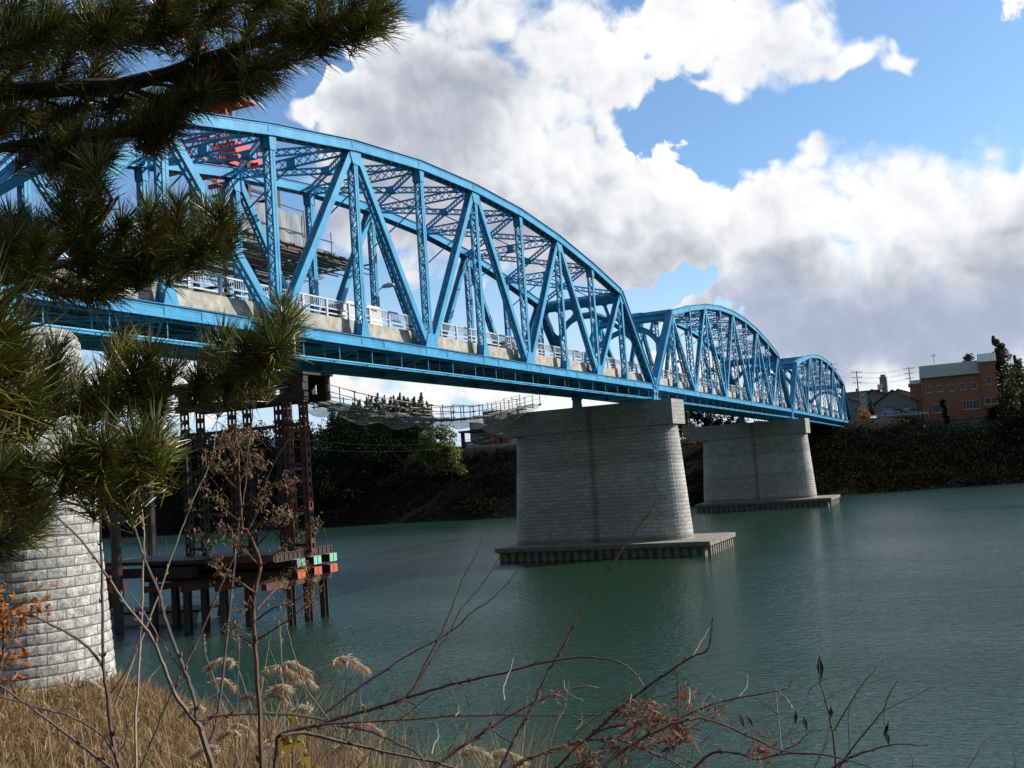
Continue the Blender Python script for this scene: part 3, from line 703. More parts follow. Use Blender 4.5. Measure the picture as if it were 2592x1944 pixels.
yy = [-16.4-2.35*i for i in range(5)]
windows(T, [(w2(y-.5), wz(3.6), w2(y+.5), wz(5.1), 2) for y in yy]+[(w2(-19.0), wz(-1.0), w2(-16.7), wz(.9), 4), (w2(-26.5), wz(-.8), w2(-23.1), wz(1.1), 5)], -.15)
windows(T, [(w2(-29.4), wz(4.3), w2(-28.4), wz(5.9), 2), (w2(-30.2), wz(-.1), w2(-27.6), wz(1.3), 2)], -.5)
windows(T, [(w2(-22.6), wz(-4.8), w2(-21.6), wz(-3.5), 1), (w2(-26.4), wz(-4.6), w2(-24.8), wz(-3.5), 2)], 0.0)
b = MB(); b.tube([(3,4,16.2),(3,4,18.4)], .05, 5); b.bb((2.95,3.3,17.9),(3.05,4.7,17.97)); b.bb((2.95,3.5,18.2),(3.05,4.5,18.27)); b.build('aerial', STEELD, T)
b = MB(); b.bb((4,-3.6,15.8),(4.9,-2.6,16.6)); b.build('roof_vent', STEELD, T)
# balcony box with red lamp at its corner
b = MB(); b.bb((-1.4, w2(-31.2), wz(-.95)), (-.502, w2(-27.4), wz(-.2))); b.build('balcony', BRICK, T)
# ------------------------------------------------------------------ houses, sign, poles at the bridge end
def gable_house(name, label, x, px0, px1, pyb, pye, pyr, wall, roof, depth=8, spec=None, ridge_f=.45):
    a = onx(px0, pyb, x); c = onx(px1, pyb, x); e = onx((px0+px1)/2, pye, x); r_ = onx((px0+px1)/2, pyr, x)
    T = thing(name, label, 'house', (x, (a.y+c.y)/2, a.z-1.5)); W_ = abs(a.y-c.y); he = e.z-(a.z-1.5); hr = r_.z-(a.z-1.5)
    b = MB(); b.bb((0, -W_/2, 0), (depth, W_/2, he-.02)); yr_ = W_/2-W_*ridge_f
    b.prism([(0.0,-W_/2,he-.02),(0,W_/2,he-.02),(0,yr_,hr-.15)], (depth,0,0)); b.build('wall', wall, T)
    b = MB()
    for ys_ in (-W_/2-.7, W_/2+.7):
        b.prism([(-.6, yr_, hr), (-.6, ys_, he-.35), (-.6, ys_, he-.15), (-.6, yr_, hr+.22)], (depth+1.2, 0, 0))
    b.build('roof', roof, T)
    if spec:
        for i, (f0, f1, z0, z1, k) in enumerate(spec): windows(T, [(-W_/2+W_*f0, z0, -W_/2+W_*f1, z1, k)], -.01)
    return T
gable_house('gabled_house', 'low grey house with wide dark gable left of the brick building', 226, 2218, 2322, 1048, 1018, 987, PLAS, TILE, 9, [(.15,.3,2.2,3.4,2),(.5,.75,2.2,3.4,3)])
gable_house('tiled_house', 'dark tiled house right beside the end of the bridge', 230, 2135, 2182, 1055, 1018, 1004, PLAS, TILE, 9, [(.2,.4,2.0,3.4,2),(.6,.8,2.0,3.4,2)], .2)
gable_house('brown_roof_house', 'house with rusty brown roof tucked against the brick building', 240, 2265, 2325, 1035, 1000, 984, PLAS, RUST, 9, None, .2)
gable_house('distant_house', 'pale low house far behind the signboard', 262, 2190, 2262, 1035, 1003, 985, PLAS, TILE, 12, None, .3)
T = thing('apartment_tower', 'pale concrete apartment tower far beyond the gabled house', 'tower block', (330, 0, 0)); a = onx(2232, 1020, 330); t = onx(2251, 952, 330); c = onx(2250, 1020, 330)
T.location = (330, (a.y+c.y)/2, a.z); hh = t.z-a.z; ww = abs(a.y-c.y)
b = MB(); b.bb((0,-ww/2,0),(3,ww/2,hh)); b.bb((1,-ww/2+.4,hh),(2.4,ww/2-.3,hh+.8)); b.build('wall', mat('pale_tower_render', (.30,.30,.32), .9, var=.1), T)
b = MB(); b.bb((-.6,.2,hh*.55),(-.003,ww/2+.7,hh*.72)); b.bb((-.4,ww/2+.003,hh*.5),(.4,ww/2+.8,hh*.66)); b.build('balcony', WHITE, T)
b = MB(); b.bb((-6,.5,-1),(-.7,14,4.2)); b.build('low_wing', PLAS, T)
T = thing('signboard', 'tall white panel signboard with a round emblem by the bridge end', 'sign', tuple(onx(2189, 1052, 222))); z0 = T.location.z; H = onx(2189, 990, 222).z-z0
b = MB(); b.bb((.1,-.95,0),(.25,-.82,H)); b.bb((.1,.82,0),(.25,.95,H)); b.bb((.05,-.95,H-.15),(.3,.95,H)); b.build('frame', STEELD, T)
for i in range(4):
    z1 = H-.25-i*1.35; b = MB(); b.bb((0,-.8,z1-1.2),(.12,.8,z1)); pn = b.build('panel', mat('sign_white', (.42,.46,.46), .5) if i == 0 else bpy.data.materials['sign_white'], T)
    if i == 0:
        b = MB(); b.tube([(-.015,0,z1-.6),(.01,0,z1-.6)], .42, 20); e = b.build('emblem_ring', STEELD, pn)
        b = MB(); b.tube([(-.03,0,z1-.6),(-.005,0,z1-.6)], .30, 20); b.build('emblem_disc', WHITE, pn)
POLEM = mat('utility_pole_concrete', (.16,.155,.15), .8)
def upole(px, pyt, pyb, x, label, arms=3):
    a = onx(px+4, pyb, x); t = onx(px, pyt, x); T = thing('utility_pole', label, 'utility pole', tuple(a), 0, 'utility poles beyond the bridge end'); h = t.z-a.z
    b = MB(); b.tube([(0,0,-3),(0,0,h)], [.2,.11], 8); b.build('pole', POLEM, T)
    for i in range(arms):
        b = MB(); zz = h-.5-i*1.3; w = 1.3-.15*i; b.bb((-.05,-w,zz-.05),(.05,w,zz+.05))
        for s in (-1,-.5,.5,1): b.tube([(0,s*w*.95,zz+.05),(0,s*w*.95,zz+.3)], .06, 6)
        b.build('crossarm', POLEM, T)
    b = MB(); b.tube([(-.3,.3,h-5.4),(-.3,.3,h-4.5)], .28, 8); b.build('transformer', POLEM, T)
    return a, t
q1 = upole(2170, 938, 1003, 246, 'slim utility pole between bridge end and signboard')
q2 = upole(2302, 928, 985, 262, 'utility pole rising behind the gabled house')
q3 = upole(2106, 918, 975, 250, 'utility pole seen just over the curve of the farthest span')
b = MB()
for (A, Bp) in ((q1[1], q2[1]), (q3[1], q1[1])):
    for k in range(3):
        for s in (-1, 1):
            pts = []
            for i in range(9):
                f = i/8; p = A.lerp(Bp, f); pts.append(p+V((0, s*.9, -.4-k*1.3-1.6*4*f*(1-f)*.4)))
            b.tube(pts, .022, 4, False)
for k in range(2):
    A = q2[1]; Bp = V((262, A.y-40, A.z+2)); b.tube([A.lerp(Bp, i/8)+V((0,0,-.4-k-.8*4*(i/8)*(1-i/8))) for i in range(9)], .022, 4, False)
tag(b.build('power_lines', STEELD), 'power lines strung between the utility poles', 'power line')
for i, (px, x, pc, lb) in enumerate(((2255, 220, PS, 'silver car parked in front of the gabled house'), (2278, 221, PD, 'dark car parked right of the silver one by the gabled house'), (2297, 222, PS, 'grey car parked at the foot of the brick building'), (2312, 223, PD, 'dark car parked nearest the brick building wall'))):
    p = onx(px, 1048, x); car('parked_car', lb, 'car', (p.x, p.y, p.z-.3), rad(95), pc, L=3.9, H=1.5, group='cars parked by the gabled house')
b = MB(); a = onx(2215, 1053, 218); c = onx(2350, 1045, 218)
b.bar(a, c, .15, .35); 
for i in range(14): q = a.lerp(c, i/13); b.bar(q-V((0,0,1.2)), q+V((0,0,.45)), .1, .1, (1,0,0))
b.bar(a+V((0,0,.45)), c+V((0,0,.45)), .06, .08)
tag(b.build('guard_fence', ALU), 'pale guard fence along the car park on the far crest', 'fence')
# abutment
b = MB(); b.bb((216.9,-3.5,-9),(221.5,12,-3.4)); b.bb((218.6,-3.4,-3.399),(221.5,11.9,-1.1)); tag(b.build('abutment', WALLC), 'grey concrete abutment under the far end of the bridge', 'abutment')
b = MB(); b.bb((218.7,.6,-1.09),(300,7.4,-1.0)); tag(b.build('road', ASPH), 'road leading off the bridge on the far bank', 'road', kind='structure')
# ------------------------------------------------------------------ roadside shop left of the midstream pier
SX = 186.
SHOPR = mat('shop_red_paint', (.42,.12,.08), .6, var=.2)
zs = -1.3
T = thing('roadside_shop', 'roadside shop with red posts, dark canopy and pale yellow roof above the far bank', 'shop', (SX, 74, zs))
def sy(px): return onx(px, 1110, SX).y-74
def sz(py): return onx(1240, py, SX).z-zs
b = MB(); b.bb((0.2, sy(1322), 3.6), (9, sy(1160), 4.05)); b.prism([(0.2, sy(1322)-1.6, 3.55), (0.2, sy(1322)+.2, 4.4), (0.2, sy(1322)+.2, 3.55)], (9,0,0)); b.build('canopy', TILE, T)
for px in (1168, 1243, 1284): b = MB(); y = sy(px); b.bb((.4, y-.35, 0), (1.1, y+.35, 3.6)); b.build('post', SHOPR if px > 1170 else STEELD, T)
b = MB(); b.bb((5, sy(1256), 0), (9, sy(1226), 3.2)); k_ = b.build('kiosk', SHOPR, T)
b = MB(); b.bb((4.95, sy(1240), .5), (5.0, sy(1230), 2.4)); b.bb((4.95, sy(1254), .3), (5.0, sy(1247), 2.3)); b.build('kiosk_windows', mat('kiosk_panel', (.6,.5,.4), .7), T)
b = MB(); b.bb((10, sy(1225), 0), (20, sy(1140), 4.6)); b.prism([(10,sy(1225),4.6),(10,sy(1140),4.6),(10,sy(1140),6.1),(10,sy(1165),6.1)], (10,0,0)); b.build('back_hall', PLAS, T)
b = MB(); b.prism([(9.8,sy(1232),4.55),(9.8,sy(1140),6.15),(9.8,sy(1140),6.4),(9.8,sy(1150),6.4)], (10.4,0,0)); b.bb((9.7, sy(1225), 4.62),(9.79, sy(1146), 5.9)); b.build('hall_roof', mat('pale_yellow_roof', (.62,.62,.38), .6), T)
b = MB(); b.bb((9, sy(1300), 0), (10, sy(1226)-.1, 2.2)); b.build('back_wall', STEELD, T)
p = onx(1190, 1120, SX+1); car('parked_car', 'silver car parked under the shop canopy', 'car', (SX+1.5, p.y, zs), rad(80), PS, L=4.2)
p = onx(1308, 1120, SX+3); car('parked_car', 'white van parked right of the shop, half behind the midstream pier', 'van', (SX+3, p.y, zs), rad(80), PW, L=4.2, H=1.9, van=True)
T = thing('guard_rail', 'grey guard rail along the road in front of the roadside shop', 'guard rail', (0,0,0)); a = onx(1180, 1135, 183); c = onx(1330, 1124, 181)
b = MB(); b.bar(a+V((0,0,.3)), c+V((0,0,.3)), .05, .32); b.build('beam', ALU, T)
b = MB()
for i in range(9): q = a.lerp(c, i/8); b.bar(q-V((0,0,1)), q+V((0,0,.4)), .12, .12, (1,0,0))
b.build('posts', ALU, T)
b = MB(); a = onx(1160, 1140, 184); b.bb((182.5, 60, zs-.5), (212, 88, zs-.004)); tag(b.build('parking_apron', mat('apron_asphalt', (.12,.12,.12), .9)), 'asphalt apron in front of the roadside shop', 'pavement', kind='structure')
T = thing('lamp_post', 'thin reddish post standing right of the shop', 'post', tuple(onx(1283, 1123, 184))); b = MB(); b.tube([(0,0,-.3),(0,0,2.9)], .13, 8); b.build('pole', RUST2, T); b = MB(); b.bb((-.2,-.35,2.9),(.2,.35,3.15)); b.build('lamp_head', ALU, T)
# ------------------------------------------------------------------ temporary tower
def column(b, x, y, z0, z1, w=.42):
    for sx_ in (-1, 1):
        for sy_ in (-1, 1): b.bb((x+sx_*w/2-.05, y+sy_*w/2-.05, z0), (x+sx_*w/2+.05, y+sy_*w/2+.05, z1))
    k = int((z1-z0)/.62)
    for i in range(k+1):
        z = z0+i*(z1-z0)/k; h = .16
        for s in (-1, 1):
            b.bb((x+s*(w/2+.03)-.01, y-w/2+.04, z-h), (x+s*(w/2+.03)+.01, y+w/2-.04, z+h)); b.bb((x-w/2+.04, y+s*(w/2+.03)-.01, z-h), (x+w/2-.04, y+s*(w/2+.03)+.01, z+h))
TZ0, TZ1 = -11.6, -1.7
T = thing('support_tower', 'rusty red temporary steel tower beyond the bridge, with perforated legs', 'tower', (0,0,0))
COLS = [(31,11.3,1),(31,12.65,1),(31,13.35,0),(33.5,13.2,1),(33.5,14.5,0),(31,16,0),(31,17.3,0),(31,20.1,0),(31,21.5,0)]
for x, y, q in COLS:
    b = MB(); column(b, x, y, TZ0, TZ1, .34); b.build('column', RUST2 if q else STEELD, T)
for zc in (-3.3, -5.9, -6.7, -8.9, -11.2):
    b = MB()
    b.bar((31, 11.5, zc), (31, 12.45, zc), .18, .22); b.build('tie_beam', RUST2, T); b = MB(); b.bar((31.2, 12.65, zc-.3), (33.3, 13.2, zc-.3), .15, .18)
    b.build('tie_beam', RUST2, T)
    b = MB(); b.bar((31, 16.2, zc), (31, 17.1, zc), .18, .22); b.build('tie_beam', RUST, T); b = MB(); b.bar((31, 20.3, zc), (31, 21.3, zc), .18, .22)
    if zc in (-3.3, -8.9): b.bar((31, 13.55, zc), (31, 15.8, zc), .18, .22); b.bar((31, 17.5, zc), (31, 19.9, zc), .18, .22)
    b.build('tie_beam', RUST, T)
b = MB()
for x, ya, yb in ((31,13.35,16),(31,17.3,20.1)):
    b = MB()
    if 1:
        for z0_, z1_ in ((-11.2,-8.9),(-8.9,-5.9),(-5.9,-3.3)): b.bar((x+.3, ya, z0_), (x+.3, yb, z1_), .05, .07); b.bar((x+.35, ya, z1_), (x+.35, yb, z0_), .05, .07)
    b.build('cross_bracing', RUST, T)
b = MB()
for z, h in ((-1.45,.5),(-.3,.5)):
    for x in (31, 33.5): b.bb((x-.25, 11.0, z-h/2), (x+.25, 22.1, z+h/2))
for y in (11.4, 12.6, 14.4, 16.0, 17.4, 19.6, 21.4):
    for x in (31, 33.5): b.bb((x-.3, y-.35, -1.2), (x+.3, y+.35, -.55))
b.bb((30.6, 10.9, -.05), (34, 22.3, .3))
b.build('head_beams', STEELD, T)
T = thing('pile_jetty', 'pile supported steel jetty under the red tower with mint and orange beam ends', 'jetty', (0,0,0))
b = MB(); b.bb((27.6, 11.6, -11.9), (33.6, 28, -11.66)); b.bb((27.5, 11.5, -11.95), (33.6, 11.6, -11.5))
b.build('deck', STEELD, T); b = MB(); b.bb((27.5, 11.44, -11.99), (33.6, 11.59, -11.955)); b.bb((27.5, 11.44, -11.5), (33.6, 11.6, -11.46))
for i in range(14): b.bb((27.58+i*.45, 11.45, -11.95), (27.62+i*.45, 11.5, -11.5))
b.bb((27.4, 11.5, -11.93), (27.5, 17, -11.5)); b.build('edge_beam', RUST2, T); b = MB(); b.bb((27.2, 18, -12.7), (27.8, 27.5, -12.1)); b.build('side_beam', STEELD, T)
for z, m_, y0 in ((-12.23, MINT, 11.0), (-12.93, ORAN, 11.0)):
    for i, x in enumerate((29.5, 31.25, 33.0)):
        b = MB(); b.bb((x-.4, y0+.02, z-.24), (x+.4, 24, z+.24)); b.bb((x-.03, y0-.02, z-.25),(x+.03, y0, z+.25)); b.build('cross_beam', STEELD, T)
        b = MB()
        for s in (-1, 1):
            b.bb((x+s*.21-.19, y0-.012, z-.26), (x+s*.21+.19, y0+.8, z-.245)); b.bb((x+s*.21-.19, y0-.012, z+.245), (x+s*.21+.19, y0+.8, z+.26)); b.bb((x+s*.21-.19, y0-.012, z-.245), (x+s*.21+.19, y0+.018, z+.245))
        b.build('beam_end', m_, T)
for y in (11.7, 15.4, 18.2, 21.5): b = MB(); b.bb((26.6, y-.2, -13.6), (33.4, y+.2, -13.2)); b.build('pile_cap', RUST, T)
for y, xs_ in ((11.7,(29.2,30.95,32.7)), (15.4,(27.2,29.6)), (18.2,(27.0,28.6)), (21.5,(27.4,29.4))):
    for x in xs_:
        b = MB(); b.bb((x-.2, y-.2, -19), (x-.17, y+.2, -13.61)); b.bb((x+.17, y-.2, -19), (x+.2, y+.2, -13.61)); b.bb((x-.17, y-.015, -19), (x+.17, y+.015, -13.61)); b.build('pile', PILE, T)
b = MB()
for x in (27.8, 33.4):
    for y in (11.8, 15, 18, 22, 26): b.tube([(x,y,-11.6),(x,y,-10.5)], .025, 5)
b.build('handrail', PIPE, T)
# pipe piles and struts left of the jetty
for (px, py, r_, up, lb) in ((302,1600,.33,-.6,'dark steel pipe column just right of the near pier'), (392,1560,.33,-.6,'dark steel pipe column between the near pier and the jetty')):
    p = onz(px, py, WZ); T = thing('pipe_column', lb, 'column', (p.x, p.y, WZ), 0, 'steel pipe columns left of the jetty'); b = MB(); b.tube([(0,0,-2),(0,0,16.2)], r_, 16); b.tube([(0,0,8.0),(0,0,8.12)], r_+.1, 16); b.tube([(0,0,13),(0,0,13.1)], r_+.1, 16); b.build('pipe', PILE, T, smooth=False)
for (a, c, lb) in (((258,1278),(290,1362),'orange steel prop slanting beside the near pier'), ((315,1210),(335,1258),'orange steel prop high between the pipe columns'), ((344,1288),(362,1330),'short orange steel prop low between the pipe columns')):
    A, C_ = onx(*a, 30.), onx(*c, 30.); b = MB(); b.tube([A, C_], .12, 10)
    for q in (A, C_): b.tube([q, q+(C_-A).normalized()*.05], .2, 10)
    tag(b.build('steel_prop', mat('prop_paint', (.42,.16,.10), .6, var=.3)), lb, 'prop', 'orange steel props')
T = thing('fender_stack', 'stacked orange box beams standing beside the near pier', 'beam stack', (24.5, 21.3, -15.5))
p = onz(300, 1480, -14); T.location = (p.x, p.y, p.z)
b = MB(); b.bb((-.45,-.3,.9),(.45,2.5,1.5)); b.build('upper_beam', ORAN, T); b = MB(); b.bb((-.45,-.3,-.6),(.45,2.5,.1)); b.build('lower_beam', ORAN, T); b = MB(); b.bb((-.35,-.2,-3.5),(.35,2.3,-.61)); b.bb((-.35,-.1,.11),(.35,2.3,.89)); b.build('post', STEELD, T)
T = thing('work_barge', 'flat grey work barge moored beside the near pier', 'barge', (30.6, 25.2, WZ), rad(100))
b = MB(); b.prism([(-4.6,-1.3,-.4),(4.2,-1.3,-.4),(4.8,-1.3,.75),(-4.8,-1.3,.75)], (0,2.6,0)); b.build('hull', mat('barge_grey', (.50,.54,.58), .6, var=.2), T)
b = MB(); b.bb((-4.9,-1.4,.75),(4.9,1.4,.9)); b.build('deck', STEELD, T)
b = MB()
for x in (-4.6, 4.7): b.tube([(x,-1.45,.1),(x,-1.45,.8)], .3, 10)
b.build('tyre_fender', TYRE, T)
# ------------------------------------------------------------------ hanging walkway
def wk(f):
    x = 34.2+f*37; z = -1.5-1.42*4*f*(1-f)+.75*f; return V((x, 13., z))
T = thing('hanging_walkway', 'sagging plank walkway with pipe handrails slung from tower to midstream pier', 'walkway', (0,0,0))
b = MB(); K = 60
for i in range(K):
    a, c = wk(i/K), wk((i+1)/K)
    for j in range(5):
        if R.random() < .8: off = V((0, -.85+j*.4, R.uniform(-.03,.03))); b.bar(a+off, c+off, .3, .05)
b.build('planks', PLANK, T)
for i in range(0, K+1, 3):
    a = wk(i/K); b = MB()
    for s in (-1.15, 1.1):
        b.tube([a+V((0,s,-.25)), a+V((0,s,1.15))], .045, 5)
    b.tube([a+V((0,-1.3,-.1)), a+V((0,1.3,-.1))], .05, 5)
    b.build('post_frame', PIPE, T)
for s in (-1.15, 1.1):
    b = MB()
    for h in (.05, .55, 1.05):
        for i in range(0, K, 6): b.tube([wk(i/K)+V((-.3,s,h+R.uniform(-.11,.11))), wk(min(1, (i+6)/K))+V((.3,s,h+R.uniform(-.05,.05)))], .035, 5)
    b.build('handrail', PIPE, T)
def netmat(name, col, a):
    m = bpy.data.materials.new(name); m.use_nodes = True; N = m.node_tree.nodes; L = m.node_tree.links; bs = N['Principled BSDF']; bs.inputs['Base Color'].default_value = (*col, 1); bs.inputs['Roughness'].default_value = .9
    t = N.new('ShaderNodeBsdfTransparent'); mx = N.new('ShaderNodeMixShader'); n = N.new('ShaderNodeTexNoise'); n.inputs['Scale'].default_value = 1.2; tc = N.new('ShaderNodeTexCoord'); L.new(tc.outputs['Object'], n.inputs['Vector'])
    r = N.new('ShaderNodeMapRange'); r.inputs['To Min'].default_value = a-.2; r.inputs['To Max'].default_value = a+.2; L.new(n.outputs['Fac'], r.inputs['Value']); L.new(r.outputs[0], mx.inputs['Fac'])
    L.new(t.outputs[0], mx.inputs[1]); L.new(bs.outputs[0], mx.inputs[2]); L.new(mx.outputs[0], N['Material Output'].inputs['Surface']); return m
NET = netmat('safety_net', (.35,.36,.37), .4); SHEET = netmat('dust_sheet', (.34,.32,.30), .75)
b = MB(); K2 = 40; prof = [(-1.2,.0),(-1.0,-.5),(-.3,-.85),(.5,-.9),(1.1,-.5),(1.2,.0)]
for i in range(K2+1):
    a = wk(i/K2); sg = .8+.25*math.sin(i*1.1)
    for (y, z) in prof: b.v.append((a.x, a.y+y, a.z+z*sg))
for i in range(K2):
    for j in range(5): q = i*6+j; b.f.append((q, q+1, q+7, q+6))
b.build('safety_net', NET, T)
b = MB(); 
for k, (za, zb) in enumerate(((-4.1,-4.4),(-4.5,-4.95))):
    A, Bp = V((31, 13+k, za)), V((69.5, 14.5+k, zb+1.1)); b.tube([A.lerp(Bp, i/14)+V((0,0,-.9*4*(i/14)*(1-i/14))) for i in range(15)], .016, 5, False)
tag(b.build('guy_cables', PIPE), 'pair of thin cables strung under the hanging walkway', 'cable')
# ------------------------------------------------------------------ scaffold platform beyond the truss
T = thing('scaffold_platform', 'high scaffold platform with dust sheets and plank floor behind the near span', 'scaffold', (0,0,0))
pzf = 8.0
b = MB()
for i in range(15):
    y = 9.6+i*.62
    for j in range(3):
        if R.random() < .85: x0 = 24+j*4.2+R.uniform(-.3,.3); b.bb((x0, y, pzf+R.uniform(0,.05)), (x0+4.1, y+.45, pzf+.1+R.uniform(0,.05)))
b.build('planks', PLANK, T)
b = MB()
for x in (24.3, 28, 32, 36.5): b.tube([(x, 9, pzf-.15), (x, 19.5, pzf-.15)], .06, 6)
for i in range(7):
    y = 9.6+i*1.5; b.tube([(23.4, y, pzf-.3), (37.8, y, pzf-.3)], .05, 6); b.tube([(23.4+R.uniform(0,2), y+.6, pzf-.45), (39-R.uniform(0,3), y+.6, pzf-.45)], .05, 6)
for x in (26.5, 30, 33.2, 36.3): b.tube([(x, 12, pzf-.4), (x, 12, pzf+(3.6 if x < 34 else 2.6))], .05, 6)
for z in (pzf+1.0, pzf+1.9): b.tube([(24, 12, z), (36.5, 12, z)], .05, 6)
b.tube([(24, 12, pzf+3.5), (33.4, 12, pzf+3.5)], .045, 6)
b.build('pipes', PIPE, T)
b = MB(); K2 = 24
for i in range(K2+1):
    for j in range(5): x = 25+i*8.4/K2; z = pzf+.2+j*3.1/4; b.v.append((x, 12.1+.08*math.sin(i*1.3+j), z-(.12*abs(math.sin(i*.8)) if j == 4 else 0)))
for i in range(K2):
    for j in range(4): q = i*5+j; b.f.append((q, q+5, q+6, q+1))
b.build('dust_sheet', SHEET, T)
b = MB(); K2 = 12
for i in range(K2+1):
    for j in range(6):
        y = 9.6+j*1.7; x = 25+i*.9; b.v.append((x, y, pzf-.45-.5*math.sin(math.pi*j/5)*math.sin(math.pi*i/12)-.1*math.sin(i*2+j)))
for i in range(K2):
    for j in range(5): q = i*6+j; b.f.append((q, q+6, q+7, q+1))
b.build('catch_net', NET, T)
b = MB(); b.bb((34.4, 12.3, pzf+.5), (37.2, 13.5, pzf+1.3)); b.build('blue_tarp_box', mat('blue_tarp', (.03,.12,.22), .6), T)
# hanger columns carrying the platform and crane (stand on the tower head)
T = thing('erection_tower', 'red lattice crane tower rising behind the near span and the pine', 'crane', (0,0,0))
b = MB()
for x in (31.8, 35.0):
    for y in (15.6, 20.6): b.bb((x-.16, y-.16, .36), (x+.16, y+.16, 15.4))
for z in (3.5, 7, 10.5, 13.5):
    for x in (31.8, 35): b.bar((x, 15.76, z), (x, 20.44, z), .15, .2)
    for y in (15.6, 20.6): b.bar((31.96, y, z), (34.84, y, z), .15, .2)
b.build('leg_frame', STEELD, T)
b = MB()
for i in range(5): y = 15.4+i*1.25; b.bb((30.2, y, 15.42), (34.6, y+.15, 15.7))
for x in (30.3, 32.4, 34.5): b.bb((x-.1, 15, 15.1), (x+.1, 21.4, 15.41))
for x in (30.3, 34.5):
    for i in range(5): y = 15.3+i*1.15; b.bar((x, y, 15.8), (x, y+1.15, 17.3), .09, .09); b.bar((x, y+1.15, 15.8), (x, y, 17.3), .09, .09)
    b.bb((x-.08, 15, 17.3), (x+.08, 21.4, 17.42))
b.build('slewing_platform', RED, T)
def latmast(b, A, Bp, w, n, ch=.09):
    A, Bp = V(A), V(Bp); t = (Bp-A).normalized(); s = t.cross(V((1,0,.01))).normalized(); u = s.cross(t); L_ = (Bp-A).length
    cs = [(-1,-1),(1,-1),(1,1),(-1,1)]
    for (i, j) in cs: b.bar(A+s*(i*w/2)+u*(j*w/2), Bp+s*(i*w/2)+u*(j*w/2), ch, ch)
    for k in range(n):
        for q in range(4):
            c0, c1 = cs[q], cs[(q+1) % 4]; p0 = A+t*(L_*k/n)+s*(c0[0]*w/2)+u*(c0[1]*w/2); p1 = A+t*(L_*(k+1)/n)+s*(c1[0]*w/2)+u*(c1[1]*w/2); p2 = A+t*(L_*k/n)+s*(c1[0]*w/2)+u*(c1[1]*w/2)
            b.bar(p0, p1, ch*.5, ch*.5); b.bar(p0, p2, ch*.5, ch*.5)
b = MB(); latmast(b, (33.2, 19.3, 15.9), (33.2, 19.3, 24.5), 1.5, 8); b.build('mast', RED, T)
b = MB(); latmast(b, (33.2, 19.0, 22.5), (36, 29, 36), 1.1, 20); b.build('jib', RED, T)
b = MB(); b.bb((32.2, 17.9, 21.8), (34.4, 19.8, 23.6)); b.bb((31.6, 16.9, 20.7), (34.8, 20.4, 20.9)); b.build('operator_cab', RED, T); b = MB(); b.bb((31.9,16.6,15.9),(34.6,18.2,17.2)); b.build('winch_housing', RED, T)
b = MB()
for q in range(4):
    a = q*math.pi/2+.4; 
b.tube([(32.4,17.6,16.3)]+[(32.4+.45*math.cos(a/8*6.28),17.6+.45*math.sin(a/8*6.28),16.3) for a in range(9)], .03, 5)
for z in (16.3, 17.1, 17.9, 18.7): b.tube([(32.6+.5*math.cos(a/8*6.28),17.4+.5*math.sin(a/8*6.28),z) for a in range(9)], .03, 5)
b.tube([(32.6,16.9,15.4),(32.6,16.9,19.5)], .035, 5); b.tube([(32.6,17.9,15.4),(32.6,17.9,21.5)], .1, 6)
b.build('ladder_cage', RED, T)
# ------------------------------------------------------------------ pine in the foreground
NEEDLE = leafmat('pine_needles', (.05,.07,.013), (.23,.245,.042), .33, trans=.3, c3=(.34,.20,.08), spec=.5)
PT = thing('pine_tree', 'dark pine reaching its needle covered limbs into the picture from the left', 'pine', (-25.5, -26.2, -9.0))
PB = V(PT.location)
def loc(p): return V(p)-PB
b = MB(); tr = [V((0,0,-.6)), V((.05,.05,1.2)), V((-.1,.1,2.6)), V((.0,.2,4.2))]
b.tube(tr, [.16,.14,.12,.09], 10); b.build('trunk', BARK, PT)
def limb_px(pts): return [at(x, y, d) for x, y, d in pts]
LIMBS = [
 limb_px([(-420,260,3.6),(-200,242,3.5),(0,234,3.4),(150,226,3.35),(300,214,3.3),(423,184,3.25),(547,139,3.2),(650,100,3.15),(760,70,3.1),(900,40,3.0),(985,22,3.0)]),
 limb_px([(-420,120,3.3),(-150,90,3.2),(60,60,3.1),(220,50,3.0),(380,30,3.0),(520,-10,3.0),(640,-30,3.0)]),
 limb_px([(-400,420,3.5),(-150,400,3.4),(60,360,3.3),(200,350,3.2),(330,330,3.2),(430,300,3.2)]),
 limb_px([(-400,620,3.4),(-150,640,3.3),(60,680,3.2),(180,662,3.15),(300,664,3.1),(420,640,3.1),(520,600,3.1),(590,560,3.1)]),
 limb_px([(-300,820,3.0),(-120,740,3.0),(90,690,3.0),(180,610,3.0),(260,560,3.0),(300,500,3.0)]),
 limb_px([(-400,1120,3.1),(-150,1090,3.0),(60,1052,2.9),(160,1035,2.9),(260,1018,2.9),(360,1005,2.9),(470,985,2.9),(560,955,2.9),(620,915,2.9),(690,860,2.9),(725,815,2.9)]),
 limb_px([(-300,1230,2.2),(-120,1190,2.2),(40,1175,2.2),(150,1180,2.2),(250,1165,2.2),(330,1130,2.2),(390,1110,2.2)]),
 limb_px([(-300,760,1.5),(-150,820,1.5),(-60,860,1.5),(-20,890,1.5)]),
 limb_px([(-300,1400,2.6),(-120,1340,2.6),(0,1300,2.6),(70,1270,2.6)])]
LR = [.034,.024,.018,.020,.014,.022,.014,.02,.012]
